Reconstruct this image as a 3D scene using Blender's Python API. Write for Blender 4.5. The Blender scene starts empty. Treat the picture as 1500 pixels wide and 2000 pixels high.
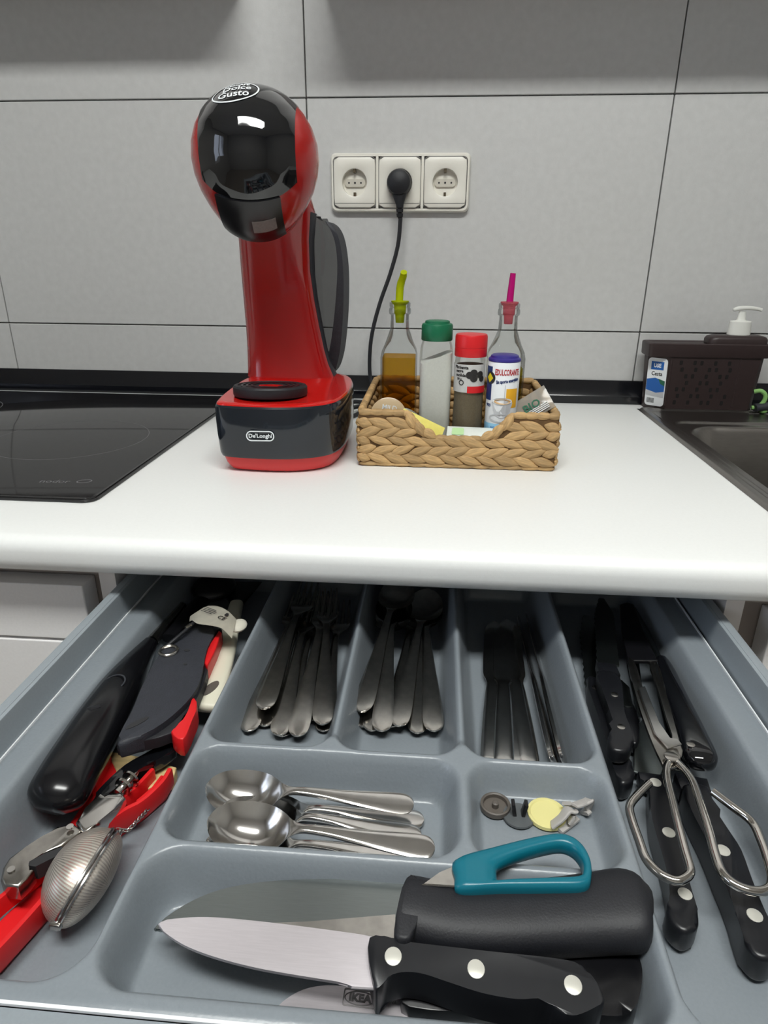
import bpy, bmesh, math, random
from mathutils import Vector, Matrix
random.seed(7)
R = math.radians
SC = bpy.context.scene
COL = SC.collection

# ---------------------------------------------------------------- camera, world, light, exposure
cam = bpy.data.cameras.new('camera')
cam_ob = bpy.data.objects.new('camera', cam)
COL.objects.link(cam_ob)
cam.sensor_fit = 'VERTICAL'
cam.sensor_height = 24.0
cam.lens = 24.0 * 1269.81 / 2000.0
cam.clip_start = 0.01
cam_ob.matrix_world = Matrix((
    (0.99675381, -0.03525236, 0.07238178, 0.0),
    (0.08027867, 0.36709246, -0.92671380, -1.139),
    (0.00609804, 0.92951622, 0.36873082, 0.234),
    (0, 0, 0, 1)))
SC.camera = cam_ob

world = bpy.data.worlds.new('world')
SC.world = world
world.use_nodes = True
world.node_tree.nodes['Background'].inputs[0].default_value = (0.75, 0.82, 1.0, 1)
world.node_tree.nodes['Background'].inputs[1].default_value = 1.6
LAMP_POWER = 15.0            # radiance of the ceiling panel's diffuser
SC.view_settings.view_transform = 'Standard'
SC.view_settings.look = 'None'
SC.view_settings.gamma = 1.0
SC.view_settings.use_curve_mapping = False
SC.view_settings.exposure = 1.08
SC.cycles.use_denoising = True
SC.cycles.caustics_reflective = False
SC.cycles.caustics_refractive = False
SC.cycles.max_bounces = 8
SC.cycles.diffuse_bounces = 4
SC.cycles.glossy_bounces = 4
SC.cycles.transparent_max_bounces = 24
SC.cycles.sample_clamp_indirect = 6.0

# ---------------------------------------------------------------- materials
def srgb(r, g, b):
    f = lambda c: c / 12.92 if c <= 0.04045 else ((c + 0.055) / 1.055) ** 2.4
    return (f(r / 255), f(g / 255), f(b / 255), 1)

def mat(name, col, rough=0.5, metal=0.0, spec=0.5, coat=0.0, noise=0.0, scale=200, bump=0.0, bscale=600, aniso=None, sss=0.0):
    m = bpy.data.materials.new(name)
    m.use_nodes = True
    nt = m.node_tree
    b = nt.nodes['Principled BSDF']
    c = srgb(*col)
    b.inputs['Base Color'].default_value = c
    b.inputs['Roughness'].default_value = rough
    b.inputs['Metallic'].default_value = metal
    b.inputs['Specular IOR Level'].default_value = spec
    b.inputs['Coat Weight'].default_value = coat
    b.inputs['Coat Roughness'].default_value = 0.03
    tc = None
    if noise or bump:
        tc = nt.nodes.new('ShaderNodeTexCoord')
    if noise:
        n = nt.nodes.new('ShaderNodeTexNoise')
        n.inputs['Scale'].default_value = scale
        n.inputs['Detail'].default_value = 4
        mp = nt.nodes.new('ShaderNodeMapping')
        if aniso:
            mp.inputs['Scale'].default_value = aniso
        nt.links.new(tc.outputs['Object'], mp.inputs[0])
        nt.links.new(mp.outputs[0], n.inputs['Vector'])
        r = nt.nodes.new('ShaderNodeMapRange')
        r.inputs[1].default_value = 0.3
        r.inputs[2].default_value = 0.7
        r.inputs[3].default_value = 1 - noise
        r.inputs[4].default_value = 1 + noise
        nt.links.new(n.outputs[0], r.inputs[0])
        mx = nt.nodes.new('ShaderNodeMix')
        mx.data_type = 'RGBA'
        mx.blend_type = 'MULTIPLY'
        mx.inputs[0].default_value = 1
        mx.inputs[6].default_value = c
        nt.links.new(r.outputs[0], mx.inputs[7])
        nt.links.new(mx.outputs[2], b.inputs['Base Color'])
    if bump:
        n2 = nt.nodes.new('ShaderNodeTexNoise')
        n2.inputs['Scale'].default_value = bscale
        n2.inputs['Detail'].default_value = 3
        nt.links.new(tc.outputs['Object'], n2.inputs['Vector'])
        bp = nt.nodes.new('ShaderNodeBump')
        bp.inputs['Strength'].default_value = bump
        bp.inputs['Distance'].default_value = 0.001
        nt.links.new(n2.outputs[0], bp.inputs['Height'])
        nt.links.new(bp.outputs[0], b.inputs['Normal'])
    return m

def clear_mat(name, tint, refl=1.0, rough=0.02, ior=1.45, haze=0.0, haze_col=(230, 230, 230)):
    # thin clear or tinted material: tinted straight-through light, fresnel gloss, optional cloudy part
    m = bpy.data.materials.new(name)
    m.use_nodes = True
    nt = m.node_tree
    for n in list(nt.nodes):
        nt.nodes.remove(n)
    out = nt.nodes.new('ShaderNodeOutputMaterial')
    tr = nt.nodes.new('ShaderNodeBsdfTransparent')
    tr.inputs[0].default_value = tint if len(tint) == 4 else srgb(*tint)
    gl = nt.nodes.new('ShaderNodeBsdfGlossy')
    gl.inputs['Roughness'].default_value = rough
    fr = nt.nodes.new('ShaderNodeFresnel')
    fr.inputs[0].default_value = ior
    mu = nt.nodes.new('ShaderNodeMath')
    mu.operation = 'MULTIPLY'
    mu.inputs[1].default_value = refl
    nt.links.new(fr.outputs[0], mu.inputs[0])
    mx = nt.nodes.new('ShaderNodeMixShader')
    base = tr
    if haze:
        df = nt.nodes.new('ShaderNodeBsdfDiffuse')
        df.inputs[0].default_value = srgb(*haze_col)
        m2 = nt.nodes.new('ShaderNodeMixShader')
        m2.inputs[0].default_value = haze
        nt.links.new(tr.outputs[0], m2.inputs[1])
        nt.links.new(df.outputs[0], m2.inputs[2])
        base = m2
    nt.links.new(mu.outputs[0], mx.inputs[0])
    nt.links.new(base.outputs[0], mx.inputs[1])
    nt.links.new(gl.outputs[0], mx.inputs[2])
    nt.links.new(mx.outputs[0], out.inputs[0])
    return m

def emit_mat(name, col, power):
    m = bpy.data.materials.new(name)
    m.use_nodes = True
    nt = m.node_tree
    for n in list(nt.nodes):
        nt.nodes.remove(n)
    out = nt.nodes.new('ShaderNodeOutputMaterial')
    e = nt.nodes.new('ShaderNodeEmission')
    e.inputs[0].default_value = col
    e.inputs[1].default_value = power
    nt.links.new(e.outputs[0], out.inputs[0])
    return m

M = {}
M['tile'] = mat('wall_tile_glaze', (200, 200, 199), 0.42, noise=0.035, scale=90, bump=0.12, bscale=500)
M['grout'] = mat('grout', (138, 136, 134), 0.9)
M['room_paint'] = mat('room_paint', (192, 190, 186), 0.85)
M['plaster'] = mat('plaster', (232, 230, 226), 0.85, noise=0.02, scale=6)
M['dark_floor'] = mat('floor_stone', (150, 140, 128), 0.5, noise=0.06, scale=12)
M['laminate'] = mat('white_laminate', (240, 241, 239), 0.38, noise=0.012, scale=300, bump=0.06, bscale=900)
M['front'] = mat('cabinet_front', (240, 238, 237), 0.5, noise=0.02, scale=400)
M['recess'] = mat('recess_metal', (158, 148, 142), 0.45)
M['carcass'] = mat('carcass', (238, 234, 232), 0.55, noise=0.01, scale=60)
M['shadow_box'] = mat('cabinet_inside_shade', (52, 54, 64), 0.7)  # dark colour deepens the shade inside the white cabinet
M['strip'] = mat('black_upstand', (14, 15, 20), 0.16, spec=0.5, noise=0.05, scale=40)
M['hob'] = mat('black_hob_glass', (22, 21, 23), 0.06, spec=0.9)
M['hob_edge'] = mat('hob_edge', (40, 40, 41), 0.25)
M['hob_print'] = mat('hob_print', (105, 104, 106), 0.4)
M['steel_sink'] = mat('brushed_steel', (150, 146, 142), 0.3, 1.0, noise=0.05, scale=60, aniso=(1, 14, 1))
M['steel'] = mat('polished_steel', (205, 202, 198), 0.16, 1.0, noise=0.05, scale=120)
M['steel_dull'] = mat('worn_steel', (182, 178, 172), 0.2, 1.0, noise=0.12, scale=150)
M['blade'] = mat('blade_steel', (136, 142, 141), 0.24, 1.0, noise=0.05, scale=80, aniso=(1, 20, 20))
M['blade_pale'] = mat('pale_blade_steel', (206, 200, 204), 0.42, 0.75, noise=0.04, scale=80, aniso=(1, 20, 20))
M['blade_edge'] = mat('ground_edge', (214, 210, 206), 0.24, 1.0)
M['chrome'] = mat('chrome_wire', (200, 196, 190), 0.12, 1.0)
M['tray'] = mat('grey_tray_plastic', (130, 137, 143), 0.29, spec=0.5, noise=0.03, scale=500, bump=0.14, bscale=420)
M['tray_edge_glint'] = mat('tray_edge_highlight', (235, 238, 240), 0.5)  # white stands in for light caught along the grey tray's outer edge
M['rail'] = mat('grey_drawer_metal', (150, 158, 164), 0.45, 0.15, noise=0.03, scale=700)
M['red'] = mat('red_gloss', (196, 26, 22), 0.16, spec=0.5, coat=0.25)
M['red_dark'] = mat('red_panel', (170, 12, 14), 0.13, spec=0.5, coat=0.3)
M['red_soft'] = mat('red_foot', (206, 44, 44), 0.4)
M['black_gloss'] = mat('black_gloss', (14, 15, 18), 0.05, spec=0.55, coat=0.4)
M['black_band'] = mat('dark_band', (26, 31, 38), 0.1, spec=0.5, coat=0.2)
M['lighter_black'] = mat('lighter_black', (16, 16, 19), 0.2, spec=0.45)
M['red_shell'] = mat('red_shell', (168, 22, 18), 0.2, spec=0.45, coat=0.15)
M['black_satin'] = mat('black_satin', (14, 14, 17), 0.3, noise=0.1, scale=80)
M['black_matte'] = mat('black_rubber', (24, 25, 30), 0.55, noise=0.1, scale=150, bump=0.15, bscale=900)
M['black_handle'] = mat('black_handle', (20, 21, 25), 0.33, noise=0.12, scale=200)
M['charcoal'] = mat('charcoal_grip', (44, 46, 53), 0.6, noise=0.12, scale=220, bump=0.35, bscale=900)
M['rivet'] = mat('rivet', (214, 212, 202), 0.35, 0.4)
M['white_print'] = mat('white_print', (226, 230, 232), 0.5)
M['grey_print'] = mat('grey_print', (120, 118, 116), 0.5)
M['stamp'] = mat('blade_stamp', (138, 134, 134), 0.5)
M['dark_print'] = mat('dark_print', (40, 40, 42), 0.6)
M['label_grey'] = mat('grey_sticker', (112, 106, 102), 0.6, noise=0.12, scale=300)
M['socket'] = mat('socket_plastic', (233, 230, 220), 0.35)
M['socket_in'] = mat('socket_inner', (205, 200, 188), 0.4)
M['brass'] = mat('contact_metal', (110, 100, 84), 0.4, 0.8)
M['seagrass'] = mat('water_hyacinth', (186, 152, 104), 0.7, noise=0.28, scale=60, aniso=(1, 1, 7), bump=0.5, bscale=300)
M['seagrass_dark'] = mat('basket_core', (96, 70, 40), 0.85, noise=0.2, scale=120)
M['glass'] = clear_mat('clear_glass', (0.94, 0.955, 0.95, 1), 0.75)
M['jar_plastic'] = clear_mat('clear_plastic', (0.975, 0.98, 0.965, 1), 0.4)
M['smoke'] = clear_mat('smoked_plastic', (0.5, 0.5, 0.5, 1), 0.8, haze=0.12, haze_col=(70, 72, 72))
M['oil'] = clear_mat('amber_oil', (0.90, 0.66, 0.16, 1), 0.25, haze=0.12, haze_col=(196, 130, 24))
M['oil_green'] = clear_mat('green_oil', (0.78, 0.70, 0.12, 1), 0.25, haze=0.12, haze_col=(130, 112, 20))
M['lime'] = clear_mat('lime_plastic', (0.75, 0.85, 0.05, 1), 0.5, haze=0.6, haze_col=(200, 212, 20))
M['magenta'] = clear_mat('magenta_plastic', (0.85, 0.10, 0.45, 1), 0.5, haze=0.6, haze_col=(206, 24, 132))
M['pink_collar'] = clear_mat('pink_collar', (0.95, 0.45, 0.5, 1), 0.4, haze=0.3, haze_col=(230, 120, 135))
M['salt'] = mat('salt', (236, 237, 232), 0.9, noise=0.03, scale=500)
M['pepper'] = mat('ground_pepper', (120, 108, 88), 0.95, noise=0.15, scale=900)
M['green_cap'] = mat('green_cap', (10, 102, 68), 0.4)
M['red_cap'] = mat('red_cap', (208, 28, 34), 0.38)
M['blue_cap'] = mat('blue_cap', (50, 42, 128), 0.35)
M['paper'] = mat('white_label', (232, 235, 238), 0.5)
M['label_silver'] = mat('silver_label', (196, 196, 194), 0.5, noise=0.04, scale=200)
M['ink_red'] = mat('ink_red', (178, 32, 40), 0.5)
M['ink_blue'] = mat('ink_blue', (24, 92, 170), 0.5)
M['ink_navy'] = mat('ink_navy', (22, 48, 104), 0.5)
M['ink_sky'] = mat('ink_sky', (150, 204, 236), 0.5)
M['ink_yellow'] = mat('ink_yellow', (228, 206, 30), 0.5)
M['ink_orange'] = mat('ink_orange', (236, 176, 40), 0.5, noise=0.08, scale=100)
M['ink_coffee'] = mat('ink_coffee', (206, 170, 124), 0.5)
M['ink_grey'] = mat('ink_grey', (190, 192, 196), 0.5)
M['ink_black'] = mat('ink_black', (36, 34, 34), 0.6)
M['ink_green'] = mat('ink_green', (30, 96, 70), 0.6)
M['foil'] = mat('foil', (206, 204, 196), 0.35, 0.7, noise=0.05, scale=90, bump=0.4, bscale=160)
M['pod_tan'] = mat('pod_tan', (196, 172, 136), 0.3, coat=0.3)
M['sachet_yellow'] = mat('sachet_yellow', (238, 226, 120), 0.4, noise=0.05, scale=120, bump=0.3, bscale=150)
M['sachet_white'] = mat('sachet_white', (222, 228, 222), 0.35, noise=0.05, scale=90, bump=0.4, bscale=140)
M['sachet_green'] = mat('sachet_green', (190, 226, 170), 0.4)
M['packet'] = clear_mat('clear_packet', (0.85, 0.84, 0.82, 1), 0.7, rough=0.12, haze=0.4, haze_col=(196, 190, 180))
M['brown_plastic'] = mat('dark_brown_plastic', (50, 38, 38), 0.45, noise=0.06, scale=200)
M['brown_hole'] = mat('hole_dark', (14, 10, 10), 0.9)
M['pump_white'] = mat('pump_white', (226, 226, 220), 0.4)
M['sponge_green'] = mat('sponge_green', (140, 190, 110), 0.6)
M['cream'] = mat('cream_plastic', (222, 218, 198), 0.45)
M['tag'] = mat('tag_fabric', (206, 202, 188), 0.7, noise=0.04, scale=200)
M['red_plastic'] = mat('red_plastic', (216, 30, 34), 0.38, spec=0.45)
M['wood'] = mat('pale_wood', (206, 182, 130), 0.6, noise=0.2, scale=40, aniso=(1, 8, 1))
M['teal'] = mat('teal_plastic', (8, 104, 122), 0.3)
M['mesh'] = None
M['knob_brown'] = mat('knob_brown', (92, 86, 80), 0.45)
M['knob_grey'] = mat('knob_grey', (84, 88, 90), 0.4)
M['disc_yellow'] = mat('disc_yellow', (222, 214, 146), 0.45)
M['clip_grey'] = mat('clip_grey', (176, 172, 168), 0.5)
M['lamp_frame'] = mat('lamp_frame', (240, 240, 240), 0.5)
M['lamp'] = emit_mat('lamp_diffuser', (0.985, 1.0, 0.968, 1), LAMP_POWER)

# every blade of the plait has its own tone
def vary(m, lo, hi):
    nt = m.node_tree
    b = nt.nodes['Principled BSDF']
    src = b.inputs['Base Color'].links[0].from_socket
    oi = nt.nodes.new('ShaderNodeObjectInfo')
    mr = nt.nodes.new('ShaderNodeMapRange')
    mr.inputs[3].default_value = lo
    mr.inputs[4].default_value = hi
    nt.links.new(oi.outputs['Random'], mr.inputs[0])
    mx = nt.nodes.new('ShaderNodeMix')
    mx.data_type = 'RGBA'
    mx.blend_type = 'MULTIPLY'
    mx.inputs[0].default_value = 1
    nt.links.new(src, mx.inputs[6])
    nt.links.new(mr.outputs[0], mx.inputs[7])
    nt.links.new(mx.outputs[2], b.inputs['Base Color'])
vary(M['seagrass'], 0.74, 1.08)

# wire mesh: a fine woven grid, holes let light through
def mesh_mat():
    m = bpy.data.materials.new('wire_mesh')
    m.use_nodes = True
    nt = m.node_tree
    b = nt.nodes['Principled BSDF']
    b.inputs['Base Color'].default_value = srgb(206, 198, 188)
    b.inputs['Metallic'].default_value = 0.7
    b.inputs['Roughness'].default_value = 0.38
    uv = nt.nodes.new('ShaderNodeUVMap')
    ch = nt.nodes.new('ShaderNodeTexBrick')
    ch.offset = 0.0
    ch.inputs['Scale'].default_value = 1.0
    ch.inputs['Mortar Size'].default_value = 0.13
    ch.inputs['Mortar Smooth'].default_value = 0.2
    ch.inputs['Brick Width'].default_value = 0.5
    ch.inputs['Row Height'].default_value = 0.5
    mp = nt.nodes.new('ShaderNodeMapping')
    mp.inputs['Scale'].default_value = (48, 24, 1)
    nt.links.new(uv.outputs[0], mp.inputs[0])
    nt.links.new(mp.outputs[0], ch.inputs['Vector'])
    mr = nt.nodes.new('ShaderNodeMapRange')
    mr.inputs[3].default_value = 0.22
    mr.inputs[4].default_value = 1.0
    nt.links.new(ch.outputs['Fac'], mr.inputs[0])
    nt.links.new(mr.outputs[0], b.inputs['Alpha'])
    return m
M['mesh'] = mesh_mat()

# ---------------------------------------------------------------- geometry helpers
def new():
    return bmesh.new()

def box(x0, x1, y0, y1, z0, z1, bev=0.0, seg=2, bm=None):
    bm = bm or bmesh.new()
    v = [bm.verts.new(p) for p in ((x0, y0, z0), (x1, y0, z0), (x1, y1, z0), (x0, y1, z0),
                                   (x0, y0, z1), (x1, y0, z1), (x1, y1, z1), (x0, y1, z1))]
    fs = [bm.faces.new([v[i] for i in q]) for q in ((3, 2, 1, 0), (4, 5, 6, 7), (0, 1, 5, 4), (1, 2, 6, 5), (2, 3, 7, 6), (3, 0, 4, 7))]
    if bev:
        es = list({e for f in fs for e in f.edges})
        bmesh.ops.bevel(bm, geom=es, offset=bev, segments=seg, profile=0.5, affect='EDGES')
    return bm

def smooth(pts, n=4, closed=True):
    # Catmull-Rom through the points
    out = []
    N = len(pts)
    P = [Vector(p) for p in pts]
    for i in range(N if closed else N - 1):
        if closed:
            a, b, c, d = P[(i - 1) % N], P[i], P[(i + 1) % N], P[(i + 2) % N]
        else:
            a, b, c, d = P[max(i - 1, 0)], P[i], P[i + 1], P[min(i + 2, N - 1)]
        for k in range(n):
            t = k / n
            out.append(0.5 * ((2 * b) + (c - a) * t + (2 * a - 5 * b + 4 * c - d) * t * t + (3 * b - a - 3 * c + d) * t ** 3))
    if not closed:
        out.append(P[-1])
    return out

def rrect(x0, x1, y0, y1, r, n=5):
    pts = []
    for cx, cy, a0 in ((x1 - r, y0 + r, -90), (x1 - r, y1 - r, 0), (x0 + r, y1 - r, 90), (x0 + r, y0 + r, 180)):
        for k in range(n + 1):
            a = R(a0 + 90 * k / n)
            pts.append((cx + r * math.cos(a), cy + r * math.sin(a)))
    return pts

def ccw(pts):
    s = sum(pts[i][0] * pts[(i + 1) % len(pts)][1] - pts[(i + 1) % len(pts)][0] * pts[i][1] for i in range(len(pts)))
    return list(pts) if s > 0 else list(reversed(pts))

def prism(pts, z0, z1, bev=0.0, seg=2, bm=None, axis='z'):
    # extrude an outline; axis z: outline in xy.  axis y: outline in xz, z0..z1 is the y range
    bm = bm or bmesh.new()
    pts = ccw([(p[0], p[1]) for p in pts])
    t = bmesh.new()
    lo = [t.verts.new((p[0], p[1], z0)) for p in pts]
    hi = [t.verts.new((p[0], p[1], z1)) for p in pts]
    n = len(pts)
    t.faces.new(list(reversed(lo)))
    top = t.faces.new(hi)
    for i in range(n):
        t.faces.new((lo[i], lo[(i + 1) % n], hi[(i + 1) % n], hi[i]))
    if bev:
        es = [e for e in t.edges if (e.verts[0].co.z == e.verts[1].co.z)]
        bmesh.ops.bevel(t, geom=es, offset=bev, segments=seg, profile=0.5, affect='EDGES', clamp_overlap=True)
    if axis == 'y':
        for v in t.verts:
            v.co = Vector((v.co.x, -v.co.z, v.co.y))
        for v in t.verts:
            v.co.y = -v.co.y
        bmesh.ops.reverse_faces(t, faces=t.faces[:])
    return join(bm, t)

def join(bm, t, mtx=None):
    mp = {}
    for v in t.verts:
        mp[v] = bm.verts.new(mtx @ v.co if mtx else v.co)
    for f in t.faces:
        try:
            nf = bm.faces.new([mp[v] for v in f.verts])
            nf.material_index = f.material_index
        except ValueError:
            pass
    t.free()
    return bm

def rings(rs, bm=None, cap0=True, cap1=True, closed=True):
    bm = bm or bmesh.new()
    V = [[bm.verts.new(p) for p in r] for r in rs]
    n = len(V[0])
    for a, b in zip(V, V[1:]):
        for i in range(n if closed else n - 1):
            j = (i + 1) % n
            bm.faces.new((a[i], a[j], b[j], b[i]))
    if cap0 and closed:
        bm.faces.new(list(reversed(V[0])))
    if cap1 and closed:
        bm.faces.new(V[-1])
    return bm

def lathe(prof, n=32, c=(0, 0, 0), bm=None, sx=1.0, sy=1.0):
    rs = []
    for r, z in prof:
        rs.append([(c[0] + sx * max(r, 1e-5) * math.cos(2 * math.pi * k / n), c[1] + sy * max(r, 1e-5) * math.sin(2 * math.pi * k / n), c[2] + z) for k in range(n)])
    return rings(rs, bm)

def tube(path, r, n=10, bm=None, caps=True):
    P = [Vector(p) for p in path]
    T = []
    for i in range(len(P)):
        d = P[min(i + 1, len(P) - 1)] - P[max(i - 1, 0)]
        T.append(d.normalized())
    u = T[0].orthogonal().normalized()
    rs = []
    for i, p in enumerate(P):
        u = (u - T[i] * u.dot(T[i])).normalized()
        w = T[i].cross(u)
        rr = r[i] if isinstance(r, (list, tuple)) else r
        rs.append([p + u * rr * math.cos(2 * math.pi * k / n) + w * rr * math.sin(2 * math.pi * k / n) for k in range(n)])
    return rings(rs, bm, caps, caps)

def sweep(path, widths, thick, up=(0, 0, 1), n=14, power=2.6, bm=None):
    # superellipse section along a path; width lies in the plane, thickness along up
    P = [Vector(p) for p in path]
    up = Vector(up)
    rs = []
    N = len(P)
    for i, p in enumerate(P):
        t = (P[min(i + 1, N - 1)] - P[max(i - 1, 0)]).normalized()
        s = t.cross(up).normalized()
        o = s.cross(t).normalized()
        w = widths[i] if isinstance(widths, (list, tuple)) else widths
        h = thick[i] if isinstance(thick, (list, tuple)) else thick
        ring = []
        for k in range(n):
            a = 2 * math.pi * k / n
            ca, sa = math.cos(a), math.sin(a)
            ring.append(p + s * (w / 2) * math.copysign(abs(ca) ** (2 / power), ca) + o * (h / 2) * math.copysign(abs(sa) ** (2 / power), sa))
        rs.append(ring)
    return rings(rs, bm)

def ellipsoid(c, rx, ry, rz, nu=20, nv=12, bm=None):
    prof = [(math.sin(math.pi * k / nv), -math.cos(math.pi * k / nv)) for k in range(nv + 1)]
    rs = []
    for s, z in prof:
        s = max(s, 1e-4)
        rs.append([(c[0] + rx * s * math.cos(2 * math.pi * k / nu), c[1] + ry * s * math.sin(2 * math.pi * k / nu), c[2] + rz * z) for k in range(nu)])
    return rings(rs, bm)

def disc(c, r, h, n=24, axis='z', bev=0.0):
    pts = [(r * math.cos(2 * math.pi * k / n), r * math.sin(2 * math.pi * k / n)) for k in range(n)]
    bm = prism(pts, 0, h, bev)
    if axis == 'y':          # faces -y
        for v in bm.verts:
            v.co = Vector((v.co.x, -v.co.z, v.co.y))
    for v in bm.verts:
        v.co += Vector(c)
    return bm

def text_bm(s, size=0.01, thick=0.0002, res=2, bold=0.0, width=None):
    # lettering as a mesh in the xy plane, centred on the origin
    cu = bpy.data.curves.new('t', 'FONT')
    cu.body = s
    cu.size = size
    cu.extrude = thick / 2
    cu.offset = bold
    cu.resolution_u = res
    cu.align_x = 'CENTER'
    cu.align_y = 'CENTER'
    ob = bpy.data.objects.new('t', cu)
    COL.objects.link(ob)
    dg = bpy.context.evaluated_depsgraph_get()
    me = bpy.data.meshes.new_from_object(ob.evaluated_get(dg))
    bpy.data.objects.remove(ob)
    bpy.data.curves.remove(cu)
    bm = bmesh.new()
    bm.from_mesh(me)
    bpy.data.meshes.remove(me)
    if width and bm.verts:
        w = max(v.co.x for v in bm.verts) - min(v.co.x for v in bm.verts)
        for v in bm.verts:
            v.co.x *= width / w
    return bm

def xf(bm, m):
    for v in bm.verts:
        v.co = m @ v.co
    return bm

def fmap(bm, f):
    for v in bm.verts:
        v.co = Vector(f(v.co.x, v.co.y, v.co.z))
    return bm

def ring_flat(rx, ry, w, n=40, h=0.0002):
    # flat oval outline as a thin solid ring
    bm = bmesh.new()
    rs = []
    for a in range(n):
        t = 2 * math.pi * a / n
        c, s = math.cos(t), math.sin(t)
        rs.append([(c * rx, s * ry, 0), (c * rx, s * ry, h), (c * (rx - w), s * (ry - w), h), (c * (rx - w), s * (ry - w), 0)])
    rs.append(rs[0])
    rings(rs, bm, False, False)
    bmesh.ops.remove_doubles(bm, verts=bm.verts[:], dist=1e-7)
    return bm

FRONT = Matrix(((1, 0, 0, 0), (0, 0, -1, 0), (0, 1, 0, 0), (0, 0, 0, 1)))     # xy drawing -> upright, facing -y

def emit(name, bm, m, parent=None, loc=None, sharp=35, flat=False, recalc=True):
    # link ONE mesh object; vertices are in world space, or relative to loc's owner
    if recalc:
        bmesh.ops.recalc_face_normals(bm, faces=bm.faces[:])
    me = bpy.data.meshes.new(name)
    off = Vector((0, 0, 0))
    if parent is not None:
        o = parent
        while o is not None:
            off += Vector(o.location)
            o = o.parent
    elif loc is not None:
        off = Vector(loc)
    for v in bm.verts:
        v.co -= off
    bm.to_mesh(me)
    bm.free()
    for mm in (m if isinstance(m, (list, tuple)) else [m]):
        me.materials.append(mm)
    if not flat:
        me.shade_smooth()
        me.set_sharp_from_angle(angle=R(sharp))
    ob = bpy.data.objects.new(name, me)
    if parent is not None:
        ob.parent = parent
    elif loc is not None:
        ob.location = loc
    COL.objects.link(ob)
    return ob

def tag(o, label=None, cat=None, group=None, kind=None):
    if label: o['label'] = label
    if cat: o['category'] = cat
    if group: o['group'] = group
    if kind: o['kind'] = kind
    return o

def thing(name, label, cat, loc=(0, 0, 0), group=None):
    o = bpy.data.objects.new(name, None)
    o.empty_display_size = 0.02
    o.location = loc
    COL.objects.link(o)
    return tag(o, label, cat, group)

def struct(name, bm, m, parent=None, **k):
    o = emit(name, bm, m, parent, **k)
    if parent is None:
        o['kind'] = 'structure'
    return o

def copy_tree(o, loc=None, mtx=None):
    c = o.copy()
    COL.objects.link(c)
    if mtx is not None:
        c.matrix_world = mtx
    elif loc is not None:
        c.location = loc
    for ch in list(o.children):
        d = ch.copy()
        d.parent = c
        COL.objects.link(d)
        for g in list(ch.children):
            e = g.copy()
            e.parent = d
            COL.objects.link(e)
    return c

# ---------------------------------------------------------------- the room
ZF, ZC, XL, XR, YB = -0.90, 1.62, -2.0, 2.0, -3.0
struct('floor', box(XL - .1, XR + .1, YB - .1, 0.1, ZF - .1, ZF), M['dark_floor'], flat=True)
struct('ceiling', box(XL - .1, XR + .1, YB - .1, 0.1, ZC, ZC + .1), M['plaster'], flat=True)
struct('wall_front', box(XL - .1, XR + .1, YB - .1, YB, ZF, ZC), M['room_paint'], flat=True)
struct('wall_right', box(XR, XR + .1, YB, 0.1, ZF, ZC), M['room_paint'], flat=True)
# left wall with a window opening
wl = box(XL - .1, XL, YB, -2.35, ZF, ZC)
box(XL - .1, XL, -1.25, 0.1, ZF, ZC, bm=wl)
box(XL - .1, XL, -2.35, -1.25, ZF, 0.05, bm=wl)
box(XL - .1, XL, -2.35, -1.25, 1.25, ZC, bm=wl)
struct('wall_left', wl, M['room_paint'], flat=True)
win = struct('window_1', box(XL - .07, XL - .02, -2.35, -2.31, .05, 1.25), M['lamp_frame'], flat=True)
for q in ((-2.31, -1.29, .05, .09), (-2.31, -1.29, 1.21, 1.25), (-1.29, -1.25, .05, 1.25), (-1.83, -1.77, .09, 1.21)):
    emit('window_frame', box(XL - .07, XL - .02, q[0], q[1], q[2], q[3]), M['lamp_frame'], win, flat=True)
for q in ((-2.31, -1.83), (-1.77, -1.29)):
    emit('pane', box(XL - .048, XL - .044, q[0], q[1], .09, 1.21), M['glass'], win, flat=True)

wall = struct('wall_back', box(XL, XR, 0.010, 0.1, ZF, ZC), M['grout'], flat=True)
XJ = [-1.999, -1.305, -0.759, -0.212, 0.3335, 0.880, 1.426, 1.999]
ZJ = [-0.222, 0.1165, 0.4545, 0.7925, 1.1305, 1.4685, 1.619]
tcount = 0
for i in range(len(XJ) - 1):
    for j in range(len(ZJ) - 1):
        g = 0.0010
        emit('tile', box(XJ[i] + g, XJ[i + 1] - g, 0.0, 0.012, ZJ[j] + g, ZJ[j + 1] - g, 0.0008, 1), M['tile'], wall, sharp=20)

# ceiling panel: frame and glowing diffuser
LX, LY, LW, LD = 0.03, -1.36, 1.2, 0.30
lamp = thing('ceiling_lamp', 'long rectangular white panel lamp on the kitchen ceiling', 'lamp', (LX, LY, ZC))
fr = box(LX - LW / 2 - .02, LX + LW / 2 + .02, LY - LD / 2 - .02, LY - LD / 2, ZC - .025, ZC)
box(LX - LW / 2 - .02, LX + LW / 2 + .02, LY + LD / 2, LY + LD / 2 + .02, ZC - .025, ZC, bm=fr)
box(LX - LW / 2 - .02, LX - LW / 2, LY - LD / 2, LY + LD / 2, ZC - .025, ZC, bm=fr)
box(LX + LW / 2, LX + LW / 2 + .02, LY - LD / 2, LY + LD / 2, ZC - .025, ZC, bm=fr)
emit('lamp_frame', fr, M['lamp_frame'], lamp, flat=True)
emit('diffuser', box(LX - LW / 2, LX + LW / 2, LY - LD / 2, LY + LD / 2, ZC - .02, ZC - .004), M['lamp'], lamp, flat=True)

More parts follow.
